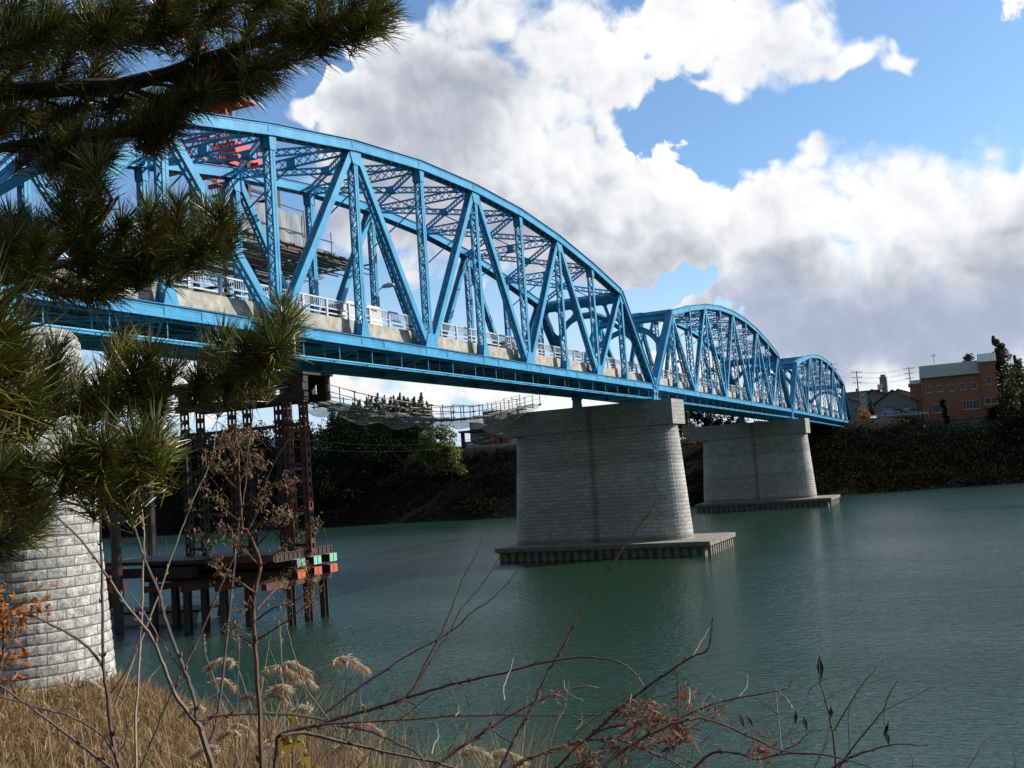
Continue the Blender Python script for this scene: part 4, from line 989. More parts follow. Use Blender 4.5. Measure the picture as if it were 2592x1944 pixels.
TUFTS = {
 0: [(40,170),(110,150),(180,130),(250,150),(300,260),(360,250),(420,255),(470,260),(210,270),(130,285),(60,290),(480,200),(540,200),(600,190),(650,170),(640,40),(700,150),(740,130),(700,60),(760,30),(800,110),(840,90),(820,20),(880,80),(900,10),(930,60),(960,10),(985,30),(560,235),(620,225),(680,195),(500,150),(0,200),(-30,270),(590,130),(760,90),(870,45),(270,200),(160,200),(455,285),(500,60),(770,60),(520,240),(640,215)],
 1: [(0,20),(60,0),(90,90),(150,60),(210,20),(270,80),(300,20),(350,60),(420,20),(450,60),(500,-20),(560,10),(610,-40),(660,10),(-40,100),(30,120),(180,100),(380,90),(120,30),(240,40),(330,-10),(0,60),(700,-20),(770,-30),(560,50)],
 2: [(0,330),(120,350),(170,390),(200,440),(240,340),(260,400),(300,330),(380,310),(420,330),(440,290),(180,300),(30,290),(340,290),(400,280),(230,470),(90,320),(200,350)],
 3: [(60,640),(230,640),(250,600),(310,570),(340,620),(380,540),(400,590),(430,650),(460,600),(500,560),(520,540),(560,570),(600,550),(590,590),(540,620),(480,660),(350,690),(290,710),(240,690),(260,730),(320,660),(420,560),(450,520),(560,530),(500,630),(100,720),(170,710),(380,650),(330,740),(215,745),(300,610)],
 4: [(30,560),(70,600),(0,620),(-20,570),(90,580),(30,610),(160,500),(220,530),(200,460),(140,570),(100,620),(190,560),(240,430)],
 5: [(60,990),(100,930),(140,890),(190,960),(220,1010),(260,960),(300,900),(310,860),(340,940),(380,900),(380,970),(430,940),(470,900),(500,950),(540,900),(560,860),(600,930),(620,870),(650,900),(670,840),(700,880),(720,830),(740,800),(710,780),(630,960),(580,960),(300,1010),(450,990),(150,1000),(520,1000),(330,1000),(680,900),(560,910),(90,1030),(20,960),(400,1010)],
 6: [(20,1130),(70,1180),(110,1120),(150,1200),(190,1140),(230,1190),(260,1130),(300,1180),(340,1120),(370,1150),(390,1100),(400,1135),(60,1230),(130,1240),(220,1220),(320,1160),(0,1200),(275,1210),(170,1170)],
 7: [(-20,900),(0,860),(-40,800),(10,950),(-60,920)],
 8: [(10,1240),(60,1290),(30,1330),(90,1310),(110,1270),(0,1370),(-20,1300)]}
rg = random.Random(11)
def tuft(b, c, dr, n, ln, rg, w=.0011):
    dr = dr.normalized(); s = dr.orthogonal().normalized(); u = dr.cross(s)
    for i in range(n):
        a = rg.uniform(0, 2*math.pi); back = rg.random()**1.3*.13; th = rg.uniform(.35, 1.15)*(.55+.45*back/.13+.2)
        p = c-dr*back; d = dr*math.cos(th)+(s*math.cos(a)+u*math.sin(a))*math.sin(th); l = ln*rg.uniform(.7, 1.12)
        mid = p+d*(l*.5); d2 = (d+V((0,0,-.18))+dr*.12).normalized(); end = mid+d2*(l*.5)
        q = d.cross(V((rg.gauss(0,1), rg.gauss(0,1), rg.gauss(0,1)))).normalized()*w; q2 = d.cross(q).normalized()*w
        k = len(b.v); b.v += [tuple(p+q), tuple(p-q*.5+q2), tuple(p-q*.5-q2), tuple(mid+q), tuple(mid-q*.5+q2), tuple(mid-q*.5-q2), tuple(end)]
        b.f += [(k,k+1,k+4,k+3),(k+1,k+2,k+5,k+4),(k+2,k,k+3,k+5),(k+3,k+4,k+6),(k+4,k+5,k+6),(k+5,k+3,k+6)]
for li, L_ in enumerate(LIMBS):
    b = MB(); r0 = LR[li]; n = len(L_)
    pts = [L_[0]+(PB+V((0,.1,L_[0].z-PB.z))-L_[0])*f for f in (1, .5)]+L_
    pts = [loc(p)+V((0,0,R.uniform(-.008,.008))) for p in pts]
    b.tube(pts, [r0*1.5, r0*1.2]+[r0*(1-.78*i/(n-1)) for i in range(n)], 7); nb = MB()
    near_f = 1.
    for (tx_, ty_) in TUFTS[li]:
        if li in (3, 5, 6) and rg.random() < .2: continue
        # attach to the limb at a point somewhat nearer the trunk
        best = None
        for i in range(n-1):
            for f in (0, .25, .5, .75):
                q = L_[i].lerp(L_[i+1], f); d = (q-CAM).length; t_ = at(tx_, ty_, d); m = (q-t_).length
                if best is None or m < best[0]: best = (m, i, f, d)
        m, i, f, d = best; tgt = at(tx_, ty_, d+rg.uniform(-.28, .28))
        i2 = max(0, i-(1 if m < .35 else 2)); q = L_[i2].lerp(L_[i2+1], f)
        along = (L_[i2+1]-L_[i2]).normalized(); mid = q.lerp(tgt, .5)+along*.05-V((0,0,.03))
        b.tube([loc(q), loc(mid), loc(tgt)], [.006, .0045, .003], 5)
        dr = (tgt-mid).normalized()+along*.25+V((0,0,.30))
        ln = .105 if li != 6 else .10
        tuft(nb, loc(tgt), dr, 165, ln, rg)
        if rg.random() < .6: tuft(nb, loc(mid.lerp(tgt, .62)), dr+V((rg.uniform(-.5,.5), rg.uniform(-.5,.5), rg.uniform(-.2,.4))), 85, ln*.9, rg)
    b.build('limb', BARK, PT); nb.build('needles', NEEDLE, PT)
# ------------------------------------------------------------------ shrubs, weeds, brambles
TWIG_G = mat('grey_green_twig', (.15,.12,.085), .6, col2=(.08,.05,.04), vscale=40)
TWIG_R = mat('bramble_cane', (.13,.06,.045), .6, col2=(.05,.028,.022), vscale=40)
TWIG_P = mat('pale_twig', (.40,.33,.24), .7, var=.4, vscale=30)
WEED = mat('dead_weed_stem', (.16,.085,.045), .8, var=.5, vscale=30)
DRYL = leafmat('dry_curled_leaves', (.13,.075,.035), (.30,.20,.10), .7, trans=.3)
REDL = leafmat('red_brown_leaves', (.11,.04,.025), (.28,.125,.08), .6, trans=.4)
ORGL = leafmat('orange_oak_leaves', (.36,.12,.03), (.58,.24,.06), .5, trans=.45)
YELL = leafmat('yellow_leaves', (.28,.17,.03), (.42,.30,.06), .5, trans=.45)
DARKL = mat('dark_dead_leaf', (.05,.03,.025), .8)
PLUME = leafmat('reed_plume', (.46,.35,.21), (.75,.62,.44), .8, trans=.5)
STRAW = leafmat('dry_straw', (.15,.09,.045), (.44,.30,.15), .8, trans=.3, c3=(.62,.50,.32), spec=.15)
def smooth_px(pts, k=4):
    out = []
    n = len(pts)
    for i in range(n-1):
        p0, p1, p2, p3 = pts[max(0,i-1)], pts[i], pts[i+1], pts[min(n-1,i+2)]
        for j in range(k):
            t = j/k; out.append(tuple(.5*((2*p1[a])+(-p0[a]+p2[a])*t+(2*p0[a]-5*p1[a]+4*p2[a]-p3[a])*t*t+(-p0[a]+3*p1[a]-3*p2[a]+p3[a])*t**3) for a in range(len(p1))))
    out.append(pts[-1]); return out
def stem(b, px, d0, d1, r0, r1, org, buds=0, rg=rg, base=None, jit=.0015):
    """follow a measured outline at real distance, taper, with small buds"""
    n = len(px); r0 *= .9; r1 *= .85; P_ = smooth_px([(x, y, d0+(d1-d0)*i/(n-1)) for i, (x, y) in enumerate(px)]); pts = [at(*p)-org+V((rg.uniform(-jit,jit), rg.uniform(-jit,jit), rg.uniform(-jit,jit))) for p in P_]
    if base is not None: pts = [V(base)-org]+pts
    m = len(pts); b.tube(pts, [r0+(r1-r0)*i/(m-1) for i in range(m)], 6)
    for i in range(buds):
        j = rg.randrange(1, m-1); p = pts[j]; t = (pts[j+1]-pts[j-1]).normalized(); s = t.cross(V((rg.gauss(0,1), rg.gauss(0,1), rg.gauss(0,1)))).normalized()
        rr = r0+(r1-r0)*j/(m-1); b.tube([p, p+s*rr*1.6+t*rr*1.2, p+s*rr*2.2+t*rr*3], [rr*.9, rr*.7, rr*.15], 4)
    return pts
def ground_under(x, y, dx=0, dy=0): return V((x+dx, y+dy, near_z(x+dx, y+dy)-.03))
def root(px, py, d):
    p = at(px, py, d); return p, V((p.x, p.y, near_z(p.x, p.y)-.05))
def plant(name, label, cat, px, d, group=None):
    p, g = root(px, 1944, d); T = thing(name, label, cat, tuple(g), 0, group); return T, g
D = 3.6
T, g = plant('bare_sapling', 'bare forked sapling in front of the white pier, leaning stems', 'sapling', 505, D)
for pts, r0, r1, nb in (([(545,1990),(538,1944),(516,1873),(507,1841),(493,1823)], .013, .011, 0),
  ([(493,1823),(453,1774),(430,1725),(408,1671),(386,1617),(359,1581),(314,1523),(278,1469),(242,1415),(197,1357),(148,1312),(103,1258),(60,1200)], .0085, .003, 14),
  ([(493,1823),(498,1815),(493,1774),(475,1716),(448,1648),(417,1559),(404,1505),(377,1442),(359,1393),(336,1326),(309,1276),(291,1236),(270,1190)], .0085, .003, 16),
  ([(530,1880),(545,1837),(556,1774),(570,1657),(578,1581),(587,1491),(596,1402),(603,1335),(619,1245),(630,1120),(640,1040),(643,960),(640,905)], .0065, .0018, 22),
  ([(507,1841),(538,1814),(583,1808),(673,1805),(762,1812),(830,1823),(874,1832)], .007, .004, 6),
  ([(475,1716),(448,1680),(400,1610),(365,1550),(330,1500)], .004, .002, 6)):
    b = MB(); stem(b, pts, D, D, r0, r1, g, nb, base=g if pts[0][1] > 1980 else None); b.build('branch', TWIG_G, T)
T, g = plant('bare_sapling', 'thin dark sapling crossing the right edge of the white pier', 'sapling', 300, 3.2)
for i, (pts, r0, r1, nb) in enumerate((([(305,1990),(300,1935),(283,1864),(269,1738),(262,1689),(260,1559),(256,1424),(251,1245),(248,1190)], .0085, .003, 12),
  ([(262,1689),(224,1639),(179,1608),(112,1572),(45,1545),(-40,1525)], .005, .002, 6), ([(296,1922),(269,1873),(224,1837),(170,1810),(112,1796),(27,1770),(-30,1760)], .005, .002, 5),
  ([(291,1950),(224,1900),(135,1832),(67,1783),(-20,1720)], .006, .003, 5), ([(296,1913),(318,1873),(321,1828),(309,1783),(278,1751)], .0035, .0015, 4), ([(283,1750),(318,1700),(345,1630),(359,1590)], .003, .0015, 4))):
    b = MB(); stem(b, pts, 3.2, 3.2, r0, r1, g, nb, base=g if i == 0 else None); b.build('branch', TWIG_R, T)
T, g = plant('bare_sapling', 'straight pale sapling standing left of the forked one', 'sapling', 345, 3.9)
for i, (pts, r0, r1, nb) in enumerate((([(345,1990),(343,1828),(350,1738),(356,1604),(361,1514),(361,1424),(365,1357),(359,1290),(352,1245),(345,1180),(338,1120)], .0065, .002, 18),
  ([(350,1960),(399,1841),(435,1756),(471,1680),(507,1604),(547,1514),(587,1424),(614,1366),(655,1290),(690,1180),(744,1092)], .006, .0015, 20),
  ([(290,1790),(345,1650),(404,1500),(431,1417),(460,1340),(488,1267),(525,1189),(541,1136),(551,1055)], .005, .0015, 14))):
    b = MB(); stem(b, pts, 3.9, 3.9, r0, r1, g, nb, base=g if i == 0 else None); b.build('branch', TWIG_P if i != 1 else TWIG_G, T)
# dead weed with curled seed heads
T, g = plant('dead_weed', 'tall dead brown weed with curled seed heads before the red tower', 'dead weed', 660, 3.3)
def crop5(x, y): return (x/2.458, 750+y/2.458)
def puffs(b, c, n, s, rg):
    for i in range(n):
        p = c+V((rg.gauss(0,1), rg.gauss(0,1), rg.gauss(0,1)))*s*.55; a = V((rg.gauss(0,1), rg.gauss(0,1), rg.gauss(0,1))).normalized(); e = a.orthogonal().normalized(); f = a.cross(e); q = s*rg.uniform(.25,.6)
        b.poly([p-e*q, p+a*q*.5+f*q*.3, p+e*q*.7+a*q*.3]); b.poly([p+e*q*.7+a*q*.3, p+e*q*1.1-a*q*.2+f*q*.2, p+e*q*.6-f*q*.3])
b = MB(); main = [(665,1990),(658,1850),(651,1700),(643,1600),(645,1500),(660,1432),(640,1370),(622,1340),crop5(1510,1450),crop5(1500,1340),crop5(1490,1200),crop5(1485,1000),crop5(1475,880),crop5(1460,790)]
stem(b, main, 3.3, 3.3, .0095, .0022, g, 16, base=g); b.build('stem', WEED, T)
side = [[crop5(1480,1200),crop5(1400,1120),crop5(1340,1060),crop5(1310,1020)],[crop5(1490,1400),crop5(1400,1330),crop5(1350,1260)],[crop5(1500,1310),crop5(1600,1260),crop5(1700,1190),crop5(1790,1150)],[crop5(1545,1520),crop5(1600,1440),crop5(1700,1400),crop5(1780,1370)],
 [crop5(1485,1050),crop5(1430,950),crop5(1400,900)],[crop5(1488,1150),crop5(1560,1060),crop5(1610,1040)],[crop5(1480,960),crop5(1530,900),crop5(1560,870)],[(660,1432),(700,1400),(745,1370),(800,1330)],[(655,1430),(620,1395),(595,1370)],[(645,1500),(600,1470),(560,1450)],[(648,1620),(700,1590),(740,1560),(790,1520)],[(650,1570),(690,1540),(740,1525),(800,1480)],[(650,1640),(610,1610),(590,1590)],[(655,1480),(720,1455),(770,1430)],[(650,1545),(690,1500),(720,1480)]]
cl = MB()
for s_ in side:
    b = MB(); pts = stem(b, s_, 3.3, 3.3+rg.uniform(-.15,.15), .0035, .0014, g, 3); b.build('side_branch', WEED, T)
    for q in pts[len(pts)//3::1]:
        if rg.random() < .8: puffs(cl, q, 9, .018, rg)
    puffs(cl, pts[-1], 26, .026, rg)
for (x, y) in [crop5(*q) for q in ((1440,820),(1490,800),(1400,960),(1440,900),(1520,880),(1560,930),(1600,1000),(1420,1040),(1550,1080),(1350,1060),(1280,1180),(1640,1180),(1600,1300),(1380,1450),(1660,1290),(1200,1310),(1780,1180),(1750,1370),(1300,1560),(1230,1490),(1500,850),(1460,950),(1520,1000))]+[(700,1310),(560,1340),(540,1420),(610,1540),(650,1620),(600,1360),(740,1300)]:
    p = at(x, y, 3.3+rg.uniform(-.12,.12))-g; puffs(cl, p, 20, .024, rg)
cl.build('seed_heads', DRYL, T)
# bramble canes, bottom and right
def bush(name, label, cat, px, d, canes, m, leafspec=(), lm=REDL, sp=.35, wl=.09):
    T, g = plant(name, label, cat, px, d)
    for i, (pts, r0, r1, nb) in enumerate(canes):
        b = MB(); dd = d+rg.uniform(-sp, sp); dd1 = dd+rg.uniform(-.2, .2); q = stem(b, pts, d if i == 0 else dd, dd1, r0, r1, g, nb, base=g if i == 0 else None); b.build('branch', m[i % len(m)], T)
    if leafspec:
        b = MB()
        for (x, y, n, s) in leafspec:
            c = at(x, y, d+rg.uniform(-.1,.1))-g
            for k in range(int(n*1.6)):
                p = c+V((rg.gauss(0,1), rg.gauss(0,1), rg.gauss(0,1)))*s*.8; dr = V((rg.gauss(0,1), rg.gauss(0,1), rg.gauss(0,.8)-.3)).normalized(); q = dr.orthogonal().normalized(); u = dr.cross(q); l = s*rg.uniform(.8,1.6)
                b.poly([p, p+dr*l*.4+q*l*wl, p+dr*l+u*l*.15, p+dr*l*.4-q*l*wl+u*l*.1])
        b.build('leaves', lm, T)
    return T
bush('bramble', 'arching dark bramble cane rising from the bottom toward the midstream pier', 'bramble', 700, 3.4, [
 ([(690,1990),(700,1900),(711,1859),(800,1836),(870,1815),(960,1790),(1025,1768),(1115,1740),(1207,1718),(1300,1697),(1405,1671),(1500,1664),(1575,1680),(1620,1720),(1632,1750)], .0075, .002, 30),
 ([(820,1808),(905,1743),(980,1694),(1022,1664),(1085,1630),(1145,1596),(1195,1550),(1240,1520),(1285,1476),(1307,1445)], .0048, .0015, 20),
 ([(1022,1768),(1045,1745),(1065,1712),(1090,1672),(1110,1640),(1135,1607),(1165,1545),(1195,1510),(1230,1465),(1265,1410)], .004, .0015, 16),
 ([(1000,1790),(1043,1747),(1090,1653),(1119,1599),(1152,1516),(1174,1458),(1206,1400),(1222,1355)], .004, .0013, 16),
 ([(800,1836),(863,1830),(1007,1823),(1152,1812),(1297,1810),(1500,1810),(1620,1812)], .005, .002, 20),
 ([(711,1862),(772,1857),(881,1881),(989,1906),(1098,1928),(1170,1950)], .0065, .004, 12),
 ([(863,1838),(930,1850),(1000,1880),(1060,1910),(1090,1960)], .004, .002, 8),
 ([(855,1850),(780,1750),(740,1640),(720,1560)], .003, .0013, 8)], [TWIG_R], [(930,1790,12,.018),(1030,1795,8,.014)], DRYL)
bush('bramble', 'long straight cane crossing the midstream footing in front of the water', 'bramble', 1268, 3.2, [
 ([(1250,1990),(1268,1942),(1297,1881),(1322,1834),(1351,1783),(1376,1725),(1405,1671),(1434,1621),(1463,1563),(1500,1502),(1553,1425),(1580,1384),(1616,1334),(1652,1285),(1668,1253)], .006, .0018, 34),
 ([(1380,1944),(1400,1850),(1430,1790),(1440,1720)], .003, .0012, 8), ([(1297,1881),(1250,1850),(1240,1800)], .003, .0012, 6)], [TWIG_R])
RL = [(1731,1770,34,.02),(1812,1800,30,.02),(1590,1800,26,.022),(1632,1785,26,.022),(1670,1825,34,.024),(1725,1850,46,.026),(1640,1875,30,.024),(1562,1895,40,.026),(1480,1915,28,.022),(1928,1885,34,.022),(1620,1795,20,.03),(1450,1890,20,.02),(1400,1760,10,.02),(1935,1900,24,.02),(1500,1935,30,.03),(1700,1860,20,.03)]
bush('bramble', 'thick bramble thicket with red brown leaf clusters at the lower middle', 'bramble', 1300, 3.0, [
 ([(1250,1990),(1297,1942),(1351,1913),(1400,1896),(1481,1874),(1562,1866),(1632,1826),(1712,1820),(1788,1788),(1869,1766),(1966,1750),(1998,1734),(2011,1707)], .007, .0016, 30),
 ([(1869,1766),(1890,1739),(1891,1707)], .0025, .0012, 3),
 ([(1481,1874),(1589,1777),(1669,1718),(1750,1664),(1788,1648),(1801,1599),(1804,1559)], .005, .0018, 20),
 ([(1750,1664),(1775,1625),(1795,1590)], .0022, .001, 3),
 ([(1480,1985),(1524,1939),(1615,1874),(1723,1826),(1788,1820),(1885,1858),(1982,1901),(2100,1912),(2208,1945)], .006, .002, 20),
 ([(1562,1869),(1642,1901),(1723,1939),(1760,1970)], .005, .003, 8),
 ([(1080,1960),(1134,1913),(1206,1866),(1279,1816),(1344,1783),(1405,1754),(1478,1738),(1520,1742)], .007, .002, 18),
 ([(1740,1960),(1804,1906),(1874,1909),(1917,1922),(1982,1909),(2073,1909)], .005, .002, 12),
 ([(1400,1960),(1450,1900),(1520,1850),(1620,1830),(1700,1830),(1775,1850)], .005, .002, 12),
 ([(1600,1900),(1605,1830),(1580,1760)], .002, .001, 4), ([(1979,1901),(1971,1831),(1966,1777),(1963,1730)], .0022, .001, 6),
 ([(1715,1820),(1715,1720),(1700,1670),(1688,1645)], .0022, .001, 6)], [TWIG_R], RL, REDL)
TL = [(2076,1690),(1876,1823),(1897,1826),(2014,1815),(2038,1831),(2103,1804),(2243,1847),(2246,1868)]
T = bush('bare_shrub', 'sparse thin twigs with a few hanging dead leaves at the lower right', 'shrub', 2117, 3.3, [
 ([(2125,1990),(2117,1939),(2106,1842),(2090,1777),(2076,1718),(2072,1665)], .0045, .0013, 12),
 ([(2111,1852),(2154,1777),(2181,1734),(2219,1691)], .0025, .001, 6), ([(2122,1945),(2181,1863),(2235,1799),(2251,1756),(2273,1723)], .0035, .0012, 10),
 ([(2100,1950),(2154,1917),(2208,1898),(2262,1885),(2351,1888)], .004, .0015, 8), ([(2400,1990),(2451,1939),(2494,1874)], .0025, .001, 4),
 ([(2060,1950),(2090,1880),(2098,1840)], .002, .001, 3), ([(2151,1900),(2150,1800),(2180,1760),(2215,1755)], .002, .001, 6), ([(1975,1906),(2020,1880),(2055,1845)], .0022, .001, 5), ([(2235,1799),(2240,1830),(2243,1850)], .0012, .0008, 1),
 ([(2235,1799),(2300,1770),(2360,1740)], .0015, .0008, 3), ([(2300,1990),(2310,1930),(2300,1900)], .0015, .0008, 3), ([(2560,1990),(2570,1930),(2560,1890)], .0015, .0008, 3),([(2010,1905),(2003,1870),(1990,1840),(1960,1810),(1900,1830)], .0015, .0008, 3)], [TWIG_R, WEED])
g = V(T.location); b = MB()
for (x, y) in TL:
    c = at(x, y, 3.3)-g; l = .045 if (x, y) == TL[0] else .028; ax = V((rg.uniform(-.5,.5), rg.uniform(-.5,.5), 1)).normalized() if y > 1700 else V((0,0,1))
    q = ax.orthogonal().normalized(); u = ax.cross(q)
    b.poly([c-ax*l, c+q*l*.25, c+ax*l, c-q*l*.2+u*l*.2]); b.poly([c-ax*l*.9, c+u*l*.25, c+ax*l*.8, c-u*l*.22-q*l*.1])
b.build('dead_leaves', DARKL, T)
# pale dry twigs sprinkled through
T, g = plant('dry_twigs', 'pale broken dry twigs tangled among the brambles', 'twigs', 1000, 3.0)
for i in range(84):
    x, y = rg.uniform(660, 2150), rg.uniform(1760, 1960)
    if x < 900 and rg.random() < .5: continue
    b = MB(); pts = [(x, y)]; dx, dy = rg.uniform(-1, 1), -rg.uniform(.4, 1)
    for k in range(rg.randrange(2, 5)): dx += rg.uniform(-.6, .6); x += dx*28; y += dy*28; pts.append((x, y))
    stem(b, pts, 3.0+rg.uniform(-.4,.7), 3.1, rg.uniform(.0012,.0024), .0006, g, 2); b.build('twig', rg.choice([TWIG_P, WEED, TWIG_R, WEED]), T)
# orange oak twig at the left edge
T, g = plant('oak_sapling', 'small oak sapling with orange leaves at the left edge before the white pier', 'oak', 10, 2.8)
b = MB(); stem(b, [(-60,1990),(-40,1850),(0,1700),(10,1600),(-10,1500),(0,1400),(-10,1340)], 2.8, 2.8, .006, .002, g, 8, base=g); stem(b, [(5,1620),(50,1570),(100,1530)], 2.8, 2.75, .003, .001, g, 4); b.build('branch', WEED, T)
b = MB()
for (x, y, n) in ((100,1525,22),(75,1535,18),(40,1545,22),(10,1530,22),(5,1500,14),(30,1570,22),(0,1590,20),(35,1600,6),(20,1660,22),(40,1690,16),(10,1710,14),(5,1350,22),(30,1362,10),(0,1385,16),(60,1520,12),(0,1640,12)):
    c = at(x, y, 2.8+rg.uniform(-.1,.1))-g
    for k in range(n//2):
        p = c+V((rg.gauss(0,1), rg.gauss(0,1), rg.gauss(0,1)))*.018; dr = V((rg.gauss(0,1), rg.gauss(0,1), rg.gauss(0,.7))).normalized(); q = dr.orthogonal().normalized(); u = dr.cross(q); l = rg.uniform(.022,.036)
        for sg in (-1, 1):
            b.poly([p, p+dr*l*.25+q*l*.17*sg+u*.003, p+dr*l*.38+q*l*.11*sg, p+dr*l*.6+q*l*.2*sg+u*.004, p+dr*l*.75+q*l*.10*sg, p+dr*l+u*.006])
b.build('leaves', ORGL, T)
# yellow leaved stalk near the bottom middle
T, g = plant('yellow_stalk', 'short stalk with drooping yellow leaves behind the bramble fork', 'stalk', 740, 3.9)
b = MB(); stem(b, [(745,1990),(742,1900),(740,1850)], 3.9, 3.9, .005, .002, g, 2, base=g); b.build('stem', WEED, T)
b = MB()
for (x, y, x2, y2) in ((740,1860,770,1930),(745,1850,720,1950),(738,1840,748,1900),(742,1845,775,1870),(735,1850,700,1930),(741,1850,735,1800),(760,1900,790,1960)):
    a, c = at(x, y, 3.9)-g, at(x2, y2, 3.8)-g; m = a.lerp(c, .5)+V((0,0,.02)); s = V((.008,-.012,0)); b.poly([a, m+s, c, m-s])
    b.poly([a+V((0,0,.002)), m-s, m+V((0,0,.01)), m+s])
b.build('leaves', YELL, T)
# reeds with plumes
RP = [(532,1735,60,1),(600,1683,75,-1),(660,1710,95,1),(700,1700,85,1),(725,1730,70,1),(835,1690,95,1),(745,1750,70,-1),(605,1775,60,1),(520,1800,60,-1),(880,1852,90,1),(575,1850,60,1),(612,1862,60,-1),(1165,1915,80,1),(1238,1925,90,1),(668,1770,55,1),(790,1800,60,-1),(520,1655,40,0),(606,1645,35,0),(712,1640,60,0),(90,1640,30,0),(192,1740,60,1),(640,1900,70,1),(560,1905,70,-1),(850,1900,60,1)]
for i, (x, y, s, sd) in enumerate(RP):
    d = rg.uniform(4.2, 5.2); tip = at(x, y, d); bx0 = tip.x+rg.uniform(-.25,.1); by0 = tip.y+rg.uniform(-.3,.3); g = V((bx0, by0, near_z(bx0, by0)-.03))
    T = thing('reed', 'dry reed stalk with a feathery beige plume among the reeds on the near bank', 'reed', tuple(g), 0, 'plumed reeds on the near bank')
    b = MB(); top = tip-g; k = 8; pts = [V((0,0,0)).lerp(top, j/k)+V((0,0,.10*math.sin(math.pi*j/k))) for j in range(k+1)]; b.tube(pts, [.0035-.002*j/k for j in range(k+1)], 5); b.build('stem', TWIG_P, T)
    b = MB(); sc_ = s/FOC*d*.8; sdv = (_r*sd).normalized() if sd else V((0,0,0)); ax = [top]
    for j in range(6): ax.append(ax[-1]+(V((0,0,1))*(.55-.28*j*abs(sd))+sdv*(.35+.12*j) if sd else V((.02,.05,1))).normalized()*sc_*.22)
    b.tube(ax, .0012, 4)
    for j in range(420 if sd else 120):
        t = rg.random()**.8*5.99; q = int(t); p = ax[q].lerp(ax[q+1], t-q); dr = ((ax[q+1]-ax[q]).normalized()*.6+sdv*.3+V((rg.gauss(0,.45), rg.gauss(0,.45), rg.gauss(0,.35)-(.55 if sd else -.3)))).normalized(); l = sc_*rg.uniform(.2,.5)*(1 if sd else .45); e = dr.orthogonal().normalized()*rg.uniform(.0012,.0028)
        m = p+dr*l*.5; en = m+(dr+V((0,0,-.5 if sd else 0))).normalized()*l*.5
        b.poly([p, m+e, en, m-e])
    b.build('plume', PLUME, T)
# dry grass on the near bank
b = MB(); b3 = MB(); rg = random.Random(5)
def blade(b, x, y, h, w, rg, lean=.5):
    h *= .55+.75*abs(math.sin(x*1.7+2*math.sin(y*1.1))*math.cos(y*1.9+x*.6)); z = near_z(x, y)-.02; a = rg.uniform(0, 6.28); p = V((x, y, z)); q = V((math.cos(a), math.sin(a), 0))*w; l = V((rg.gauss(.1,lean), rg.gauss(0,lean), 0))*h; m = p+l*.35+V((0,0,h*.6)); e = p+l+V((0,0,h*rg.uniform(.75,1)))
    b.v += [tuple(p-q), tuple(p+q), tuple(m+q*.7), tuple(m-q*.7), tuple(e)]; n = len(b.v)-5; b.f += [(n,n+1,n+2,n+3),(n+3,n+2,n+4)]
n = 0
while n < 36000:
    x, y = rg.uniform(-16, 5), rg.uniform(-17, 8); d = brow_d(x, y)
    if d > 2.5 or d < -9: continue
    if (x/2.4)**2+((y-4)/7)**2 < .8: continue
    blade(b, x, y, rg.uniform(.25,.75), rg.uniform(.010,.02), rg); n += 1
n = 0
while n < 26000:
    x, y = rg.uniform(-24, -8), rg.uniform(-30.5, -12); d = brow_d(x, y); r = math.hypot(x-CAM.x, y-CAM.y)
    if d > 2.0 or r < 2.3: continue
    mz = CAM.z-r*.30  # keep the tops below the sight line, as the mown bank does
    blade(b, x, y, rg.uniform(.2,.55), rg.uniform(.003,.006)*(1 if r < 8 else 2), rg); n += 1
n = 0
while n < 6500:      # taller stalks along the brow
    a_ = at(330+1000*rg.random()**1.4, 1944, rg.uniform(4.0, 6.2)); x, y = a_.x, a_.y
    if brow_d(x, y) > 2.4: continue
    h = (at(700, rg.uniform(1700, 1850), 5).z-near_z(x, y)); h = max(.3, min(1.0, h))
    blade(b, x, y, h*rg.uniform(.5, 1.0), rg.uniform(.002,.005), rg, .28); n += 1
tag(b.build('dry_grass', STRAW), 'dry straw coloured grass covering the near bank', 'grass', kind='stuff')
# ------------------------------------------------------------------ sky
SUN_AZ, SUN_EL = -50., 33.
sd = V((math.cos(rad(SUN_EL))*math.cos(rad(SUN_AZ)), math.cos(rad(SUN_EL))*math.sin(rad(SUN_AZ)), math.sin(rad(SUN_EL))))
sl = bpy.data.lights.new('sun', 'SUN'); so = bpy.data.objects.new('sun', sl); COL.objects.link(so); sl.energy = 5.0; sl.angle = rad(.53); sl.color = (1, .94, .84)
so.rotation_euler = sd.to_track_quat('Z', 'Y').to_euler(); so.location = (0, 0, 60)
W = bpy.data.worlds.new('World'); sc.world = W; W.use_nodes = True; nt = W.node_tree; N = nt.nodes; L = nt.links; N.clear()
out = N.new('ShaderNodeOutputWorld'); bg = N.new('ShaderNodeBackground'); L.new(bg.outputs[0], out.inputs[0]); bg.inputs['Strength'].default_value = .105
sky = N.new('ShaderNodeTexSky'); sky.sky_type = 'NISHITA'; sky.sun_disc = False; sky.sun_elevation = rad(SUN_EL); sky.sun_rotation = rad(90-SUN_AZ); sky.air_density = 1.0; sky.dust_density = .6; sky.ozone_density = 1.6
tc = N.new('ShaderNodeTexCoord'); DIR = tc.outputs['Generated']
def mth(op, a, b_=None, c=None, clamp=False):
    q = N.new('ShaderNodeMath'); q.operation = op; q.use_clamp = clamp
    for i, x in enumerate((a, b_, c)):
        if x is None: continue
        if isinstance(x, (int, float)): q.inputs[i].default_value = x
        else: L.new(x, q.inputs[i])
    return q.outputs[0]
sx = N.new('ShaderNodeSeparateXYZ'); L.new(DIR, sx.inputs[0])
az = mth('ARCTAN2', sx.outputs['Y'], sx.outputs['X']); el = mth('ARCSINE', sx.outputs['Z'])
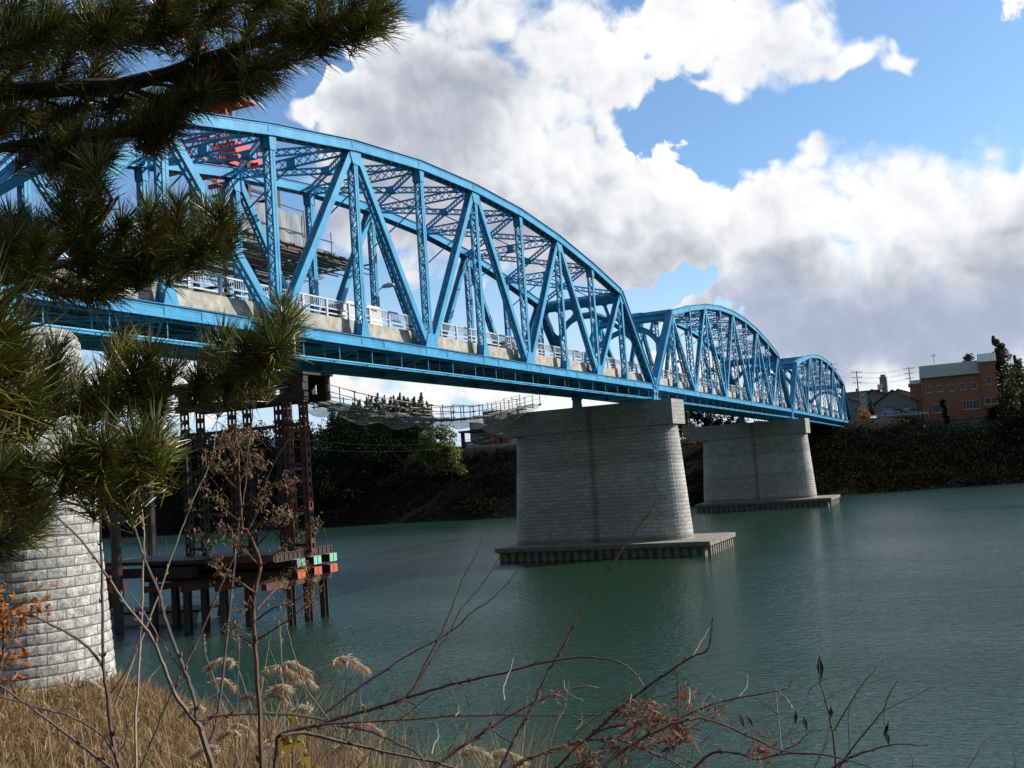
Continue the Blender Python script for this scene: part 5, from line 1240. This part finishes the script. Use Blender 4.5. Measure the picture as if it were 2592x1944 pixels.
def noise(scale, detail, rough, vec=DIR, color=False, off=None):
    n = N.new('ShaderNodeTexNoise'); n.inputs['Scale'].default_value = scale; n.inputs['Detail'].default_value = detail; n.inputs['Roughness'].default_value = rough
    if off:
        m = N.new('ShaderNodeVectorMath'); m.operation = 'ADD'; L.new(vec, m.inputs[0]); m.inputs[1].default_value = off; vec = m.outputs[0]
    L.new(vec, n.inputs['Vector']); return n.outputs['Color' if color else 'Fac']
wn = noise(9, 3, .6, color=True); wv = N.new('ShaderNodeVectorMath'); wv.operation = 'SUBTRACT'; L.new(wn, wv.inputs[0]); wv.inputs[1].default_value = (.5,.5,.5)
ws = N.new('ShaderNodeVectorMath'); ws.operation = 'SCALE'; L.new(wv.outputs[0], ws.inputs[0]); ws.inputs['Scale'].default_value = 1.3
cb = N.new('ShaderNodeCombineXYZ'); L.new(mth('MULTIPLY', az, 10), cb.inputs[0]); L.new(mth('MULTIPLY', el, 10), cb.inputs[1])
uv = N.new('ShaderNodeVectorMath'); uv.operation = 'ADD'; L.new(cb.outputs[0], uv.inputs[0]); L.new(ws.outputs[0], uv.inputs[1])
fl = N.new('ShaderNodeVectorMath'); fl.operation = 'MULTIPLY'; L.new(uv.outputs[0], fl.inputs[0]); fl.inputs[1].default_value = (1,1,0); UV = fl.outputs[0]
KR = 10/FOC
def blob(px, py, rx, ry, rot=0, amp=1.):
    d = ray(px, py); a, e = math.atan2(d.y, d.x)*10, math.asin(d.z)*10
    mp = N.new('ShaderNodeMapping'); mp.vector_type = 'TEXTURE'; mp.inputs['Location'].default_value = (a, e, 0); mp.inputs['Rotation'].default_value = (0, 0, rad(rot+4)); mp.inputs['Scale'].default_value = (rx*KR, ry*KR, 1)
    L.new(UV, mp.inputs['Vector']); ln = N.new('ShaderNodeVectorMath'); ln.operation = 'LENGTH'; L.new(mp.outputs[0], ln.inputs[0])
    return mth('MULTIPLY', mth('SUBTRACT', 1., ln.outputs['Value']), amp)
def union(bl, k=.25):
    o = blob(*bl[0])
    for q in bl[1:]: o = mth('SMOOTH_MAX', o, blob(*q), k)
    return o
CL = [(1100,190,260,190),(1050,330,260,230),(1400,85,370,165),(1720,90,330,150),(1950,120,230,130),(2110,165,170,60,-10),(2275,142,75,38,10),(1180,500,430,270),(1380,500,400,270),(1650,560,420,170),(2000,560,480,170,-4),(1480,650,380,90),(1780,590,310,125),
 (2280,560,500,170),(2560,470,200,130),(2380,700,560,200),(2080,800,330,150),(2350,870,560,170),(1850,745,110,60),(2650,650,400,330),(870,230,55,38),(780,290,110,35),(900,980,420,85),(1300,1010,330,60),(500,1000,400,80),(2250,965,600,95),(1330,270,230,150),(1540,210,120,110),(2090,640,210,110),(1900,690,150,60),(930,430,230,150),(1010,560,270,110),(1900,760,260,80),(2060,390,80,50)]
# clouds outside the view, some of them added only to shape the light
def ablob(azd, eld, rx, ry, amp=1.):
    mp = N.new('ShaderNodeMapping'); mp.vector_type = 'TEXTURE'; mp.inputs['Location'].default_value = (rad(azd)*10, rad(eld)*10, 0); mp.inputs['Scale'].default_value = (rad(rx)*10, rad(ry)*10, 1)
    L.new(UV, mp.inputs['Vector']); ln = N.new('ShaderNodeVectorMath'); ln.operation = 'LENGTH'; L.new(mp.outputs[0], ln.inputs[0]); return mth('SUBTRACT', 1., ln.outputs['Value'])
dens = union(CL)
for q in ((-45,18,30,8),(85,20,26,10),(-21,13,19,14),(-13,27,14,10)): dens = mth('MAXIMUM', dens, ablob(*q))  # blobs just right of the frame are added to brighten the water's reflection
back = mth('MAXIMUM', ablob(155,25,75,55), mth('MAXIMUM', ablob(-150,25,60,50), ablob(100,75,120,32))); dens = mth('MAXIMUM', dens, mth('MULTIPLY', back, 1.6))  # unseen dark bank added behind the camera to cut ambient on shaded faces
for q in ((1660,740,330,75),(1880,300,330,110,-4),(2450,240,300,170),(880,130,90,120)): dens = mth('SUBTRACT', dens, mth('MULTIPLY', mth('MAXIMUM', blob(*q), 0.), .55))
def vadd(v, off):
    m = N.new('ShaderNodeVectorMath'); m.operation = 'ADD'; L.new(v, m.inputs[0]); m.inputs[1].default_value = off; return m.outputs[0]
def vor(scale, vec, detail=2.):
    n = N.new('ShaderNodeTexVoronoi'); n.feature = 'F1'; n.inputs['Scale'].default_value = scale; n.inputs['Detail'].default_value = detail; n.inputs['Roughness'].default_value = .55
    L.new(vec, n.inputs['Vector']); return n.outputs['Distance']
# gentle warp so that the puffs do not look cellular
pw = N.new('ShaderNodeVectorMath'); pw.operation = 'SCALE'; L.new(wv.outputs[0], pw.inputs[0]); pw.inputs['Scale'].default_value = .07
PV0 = N.new('ShaderNodeVectorMath'); PV0.operation = 'ADD'; L.new(DIR, PV0.inputs[0]); L.new(pw.outputs[0], PV0.inputs[1])
def puff(vec):
    a = noise(15, 8, .62, vec); b_ = vor(22, vec, 1.5); c = noise(60, 4, .6, vec)
    f = mth('ADD', mth('MULTIPLY', mth('SUBTRACT', a, .5), 1.1), mth('MULTIPLY', mth('SUBTRACT', .42, b_), .42))
    return mth('ADD', f, mth('MULTIPLY', mth('SUBTRACT', c, .5), .22))
LD = (_r*.55+_u*.85).normalized()
F0_ = puff(PV0.outputs[0]); F1_ = puff(vadd(PV0.outputs[0], tuple(LD*.011))); F2_ = noise(9, 2, .55, vadd(PV0.outputs[0], tuple(LD*.03))); F3_ = noise(9, 2, .55, PV0.outputs[0])
dn = mth('ADD', mth('ADD', dens, .10), F0_)
mr = N.new('ShaderNodeMapRange'); mr.interpolation_type = 'SMOOTHSTEP'; mr.inputs['From Min'].default_value = .0; L.new(dn, mr.inputs['Value']); ALPHA = mr.outputs[0]
soft = noise(5, 1, .5, off=(7.1,2.2,.4)); L.new(mth('ADD', .10, mth('MULTIPLY', mth('MAXIMUM', 0., mth('SUBTRACT', soft, .38)), 2.0)), mr.inputs['From Max'])
relief = mth('ADD', mth('MULTIPLY', mth('SUBTRACT', F1_, F0_), .95), mth('MULTIPLY', mth('SUBTRACT', F2_, F3_), 1.6))
GR = [(1040,330,250,170),(980,480,330,180),(1200,590,400,140),(1400,680,380,110),(1600,690,240,50),(1230,170,170,60),(1650,640,170,55),(2050,840,360,140),(2330,800,430,140),(2580,690,230,160),(2540,560,120,90),(2000,700,170,60),(1450,560,170,45),(850,520,200,130),(1150,200,150,120)]
gr = union(GR, .5); g1 = noise(8, 4, .6, off=(3.1,1.7,5.2))
thick = mth('MINIMUM', mth('MAXIMUM', dn, 0.), 1.)
gg = mth('ADD', mth('MULTIPLY', mth('MAXIMUM', gr, -.45), .85), mth('MULTIPLY', mth('SUBTRACT', g1, .5), .8))
gg = mth('ADD', gg, mth('ADD', relief, mth('MULTIPLY', mth('SUBTRACT', thick, .5), .30)))
mr2 = N.new('ShaderNodeMapRange'); mr2.inputs['From Min'].default_value = -.9; mr2.inputs['From Max'].default_value = .95; L.new(gg, mr2.inputs['Value'])
cr = N.new('ShaderNodeValToRGB'); cr.color_ramp.interpolation = 'LINEAR'; L.new(mr2.outputs[0], cr.inputs['Fac']); E_ = cr.color_ramp.elements
E_[0].position = .08; E_[0].color = (1.10,1.10,1.10,1); E_[1].position = 1.; E_[1].color = (.43,.46,.54,1)
for p_, c_ in ((.29,(.98,.985,1.0)),(.47,(.86,.875,.91)),(.62,(.70,.72,.78)),(.80,(.54,.57,.65))): e_ = E_.new(p_); e_.color = (*c_, 1)
BL = [(2050,850,380,150),(2380,830,430,140)]
bl = union(BL); mr3 = N.new('ShaderNodeMapRange'); mr3.interpolation_type = 'SMOOTHSTEP'; mr3.inputs['From Min'].default_value = -.1; mr3.inputs['From Max'].default_value = .6; L.new(mth('ADD', bl, mth('MULTIPLY', mth('SUBTRACT', g1, .5), .8)), mr3.inputs['Value'])
def mix(f, a, b_):
    q = N.new('ShaderNodeMix'); q.data_type = 'RGBA'
    for s, x in (('Factor', f), ('A', a), ('B', b_)):
        if isinstance(x, tuple): q.inputs[s].default_value = (*x, 1)
        elif isinstance(x, (int, float)): q.inputs[s].default_value = x
        else: L.new(x, q.inputs[s])
    return q.outputs['Result']
KW = .84/.105
def scl(x, k):
    q = N.new('ShaderNodeVectorMath'); q.operation = 'SCALE'; L.new(x, q.inputs[0]); q.inputs['Scale'].default_value = k; return q.outputs[0]
cc = mix(mth('MULTIPLY', mth('MULTIPLY', mr3.outputs[0], .68), mth('MINIMUM', 1., mth('MULTIPLY', mr2.outputs[0], 1.5))), scl(cr.outputs['Color'], KW), (.38*KW, .46*KW, .64*KW))
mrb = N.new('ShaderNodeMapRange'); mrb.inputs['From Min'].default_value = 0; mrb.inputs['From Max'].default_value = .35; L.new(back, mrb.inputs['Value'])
cc = mix(mrb.outputs[0], cc, (.11*KW, .14*KW, .185*KW))  # dark colour of the added bank, keeps light from behind low
sk = N.new('ShaderNodeMix'); sk.data_type = 'RGBA'; sk.blend_type = 'MULTIPLY'; sk.inputs['Factor'].default_value = 1; L.new(sky.outputs[0], sk.inputs['A']); sk.inputs['B'].default_value = (.98,1.20,1.36,1)
hz_ = N.new('ShaderNodeMapRange'); hz_.interpolation_type = 'SMOOTHSTEP'; hz_.inputs['From Min'].default_value = .24; hz_.inputs['From Max'].default_value = .02; hz_.inputs['To Min'].default_value = 0; hz_.inputs['To Max'].default_value = .9; L.new(el, hz_.inputs['Value'])
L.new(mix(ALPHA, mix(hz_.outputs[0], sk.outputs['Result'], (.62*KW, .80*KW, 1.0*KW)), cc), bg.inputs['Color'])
W.cycles.sampling_method = 'MANUAL'; W.cycles.sample_map_resolution = 1024
sc.view_settings.view_transform = 'Standard'; sc.view_settings.look = 'None'; sc.view_settings.exposure = .25; sc.view_settings.gamma = 1; sc.view_settings.use_curve_mapping = False
sc.cycles.max_bounces = 6; sc.cycles.transparent_max_bounces = 12; sc.cycles.use_denoising = True; sc.cycles.caustics_reflective = False; sc.cycles.caustics_refractive = False
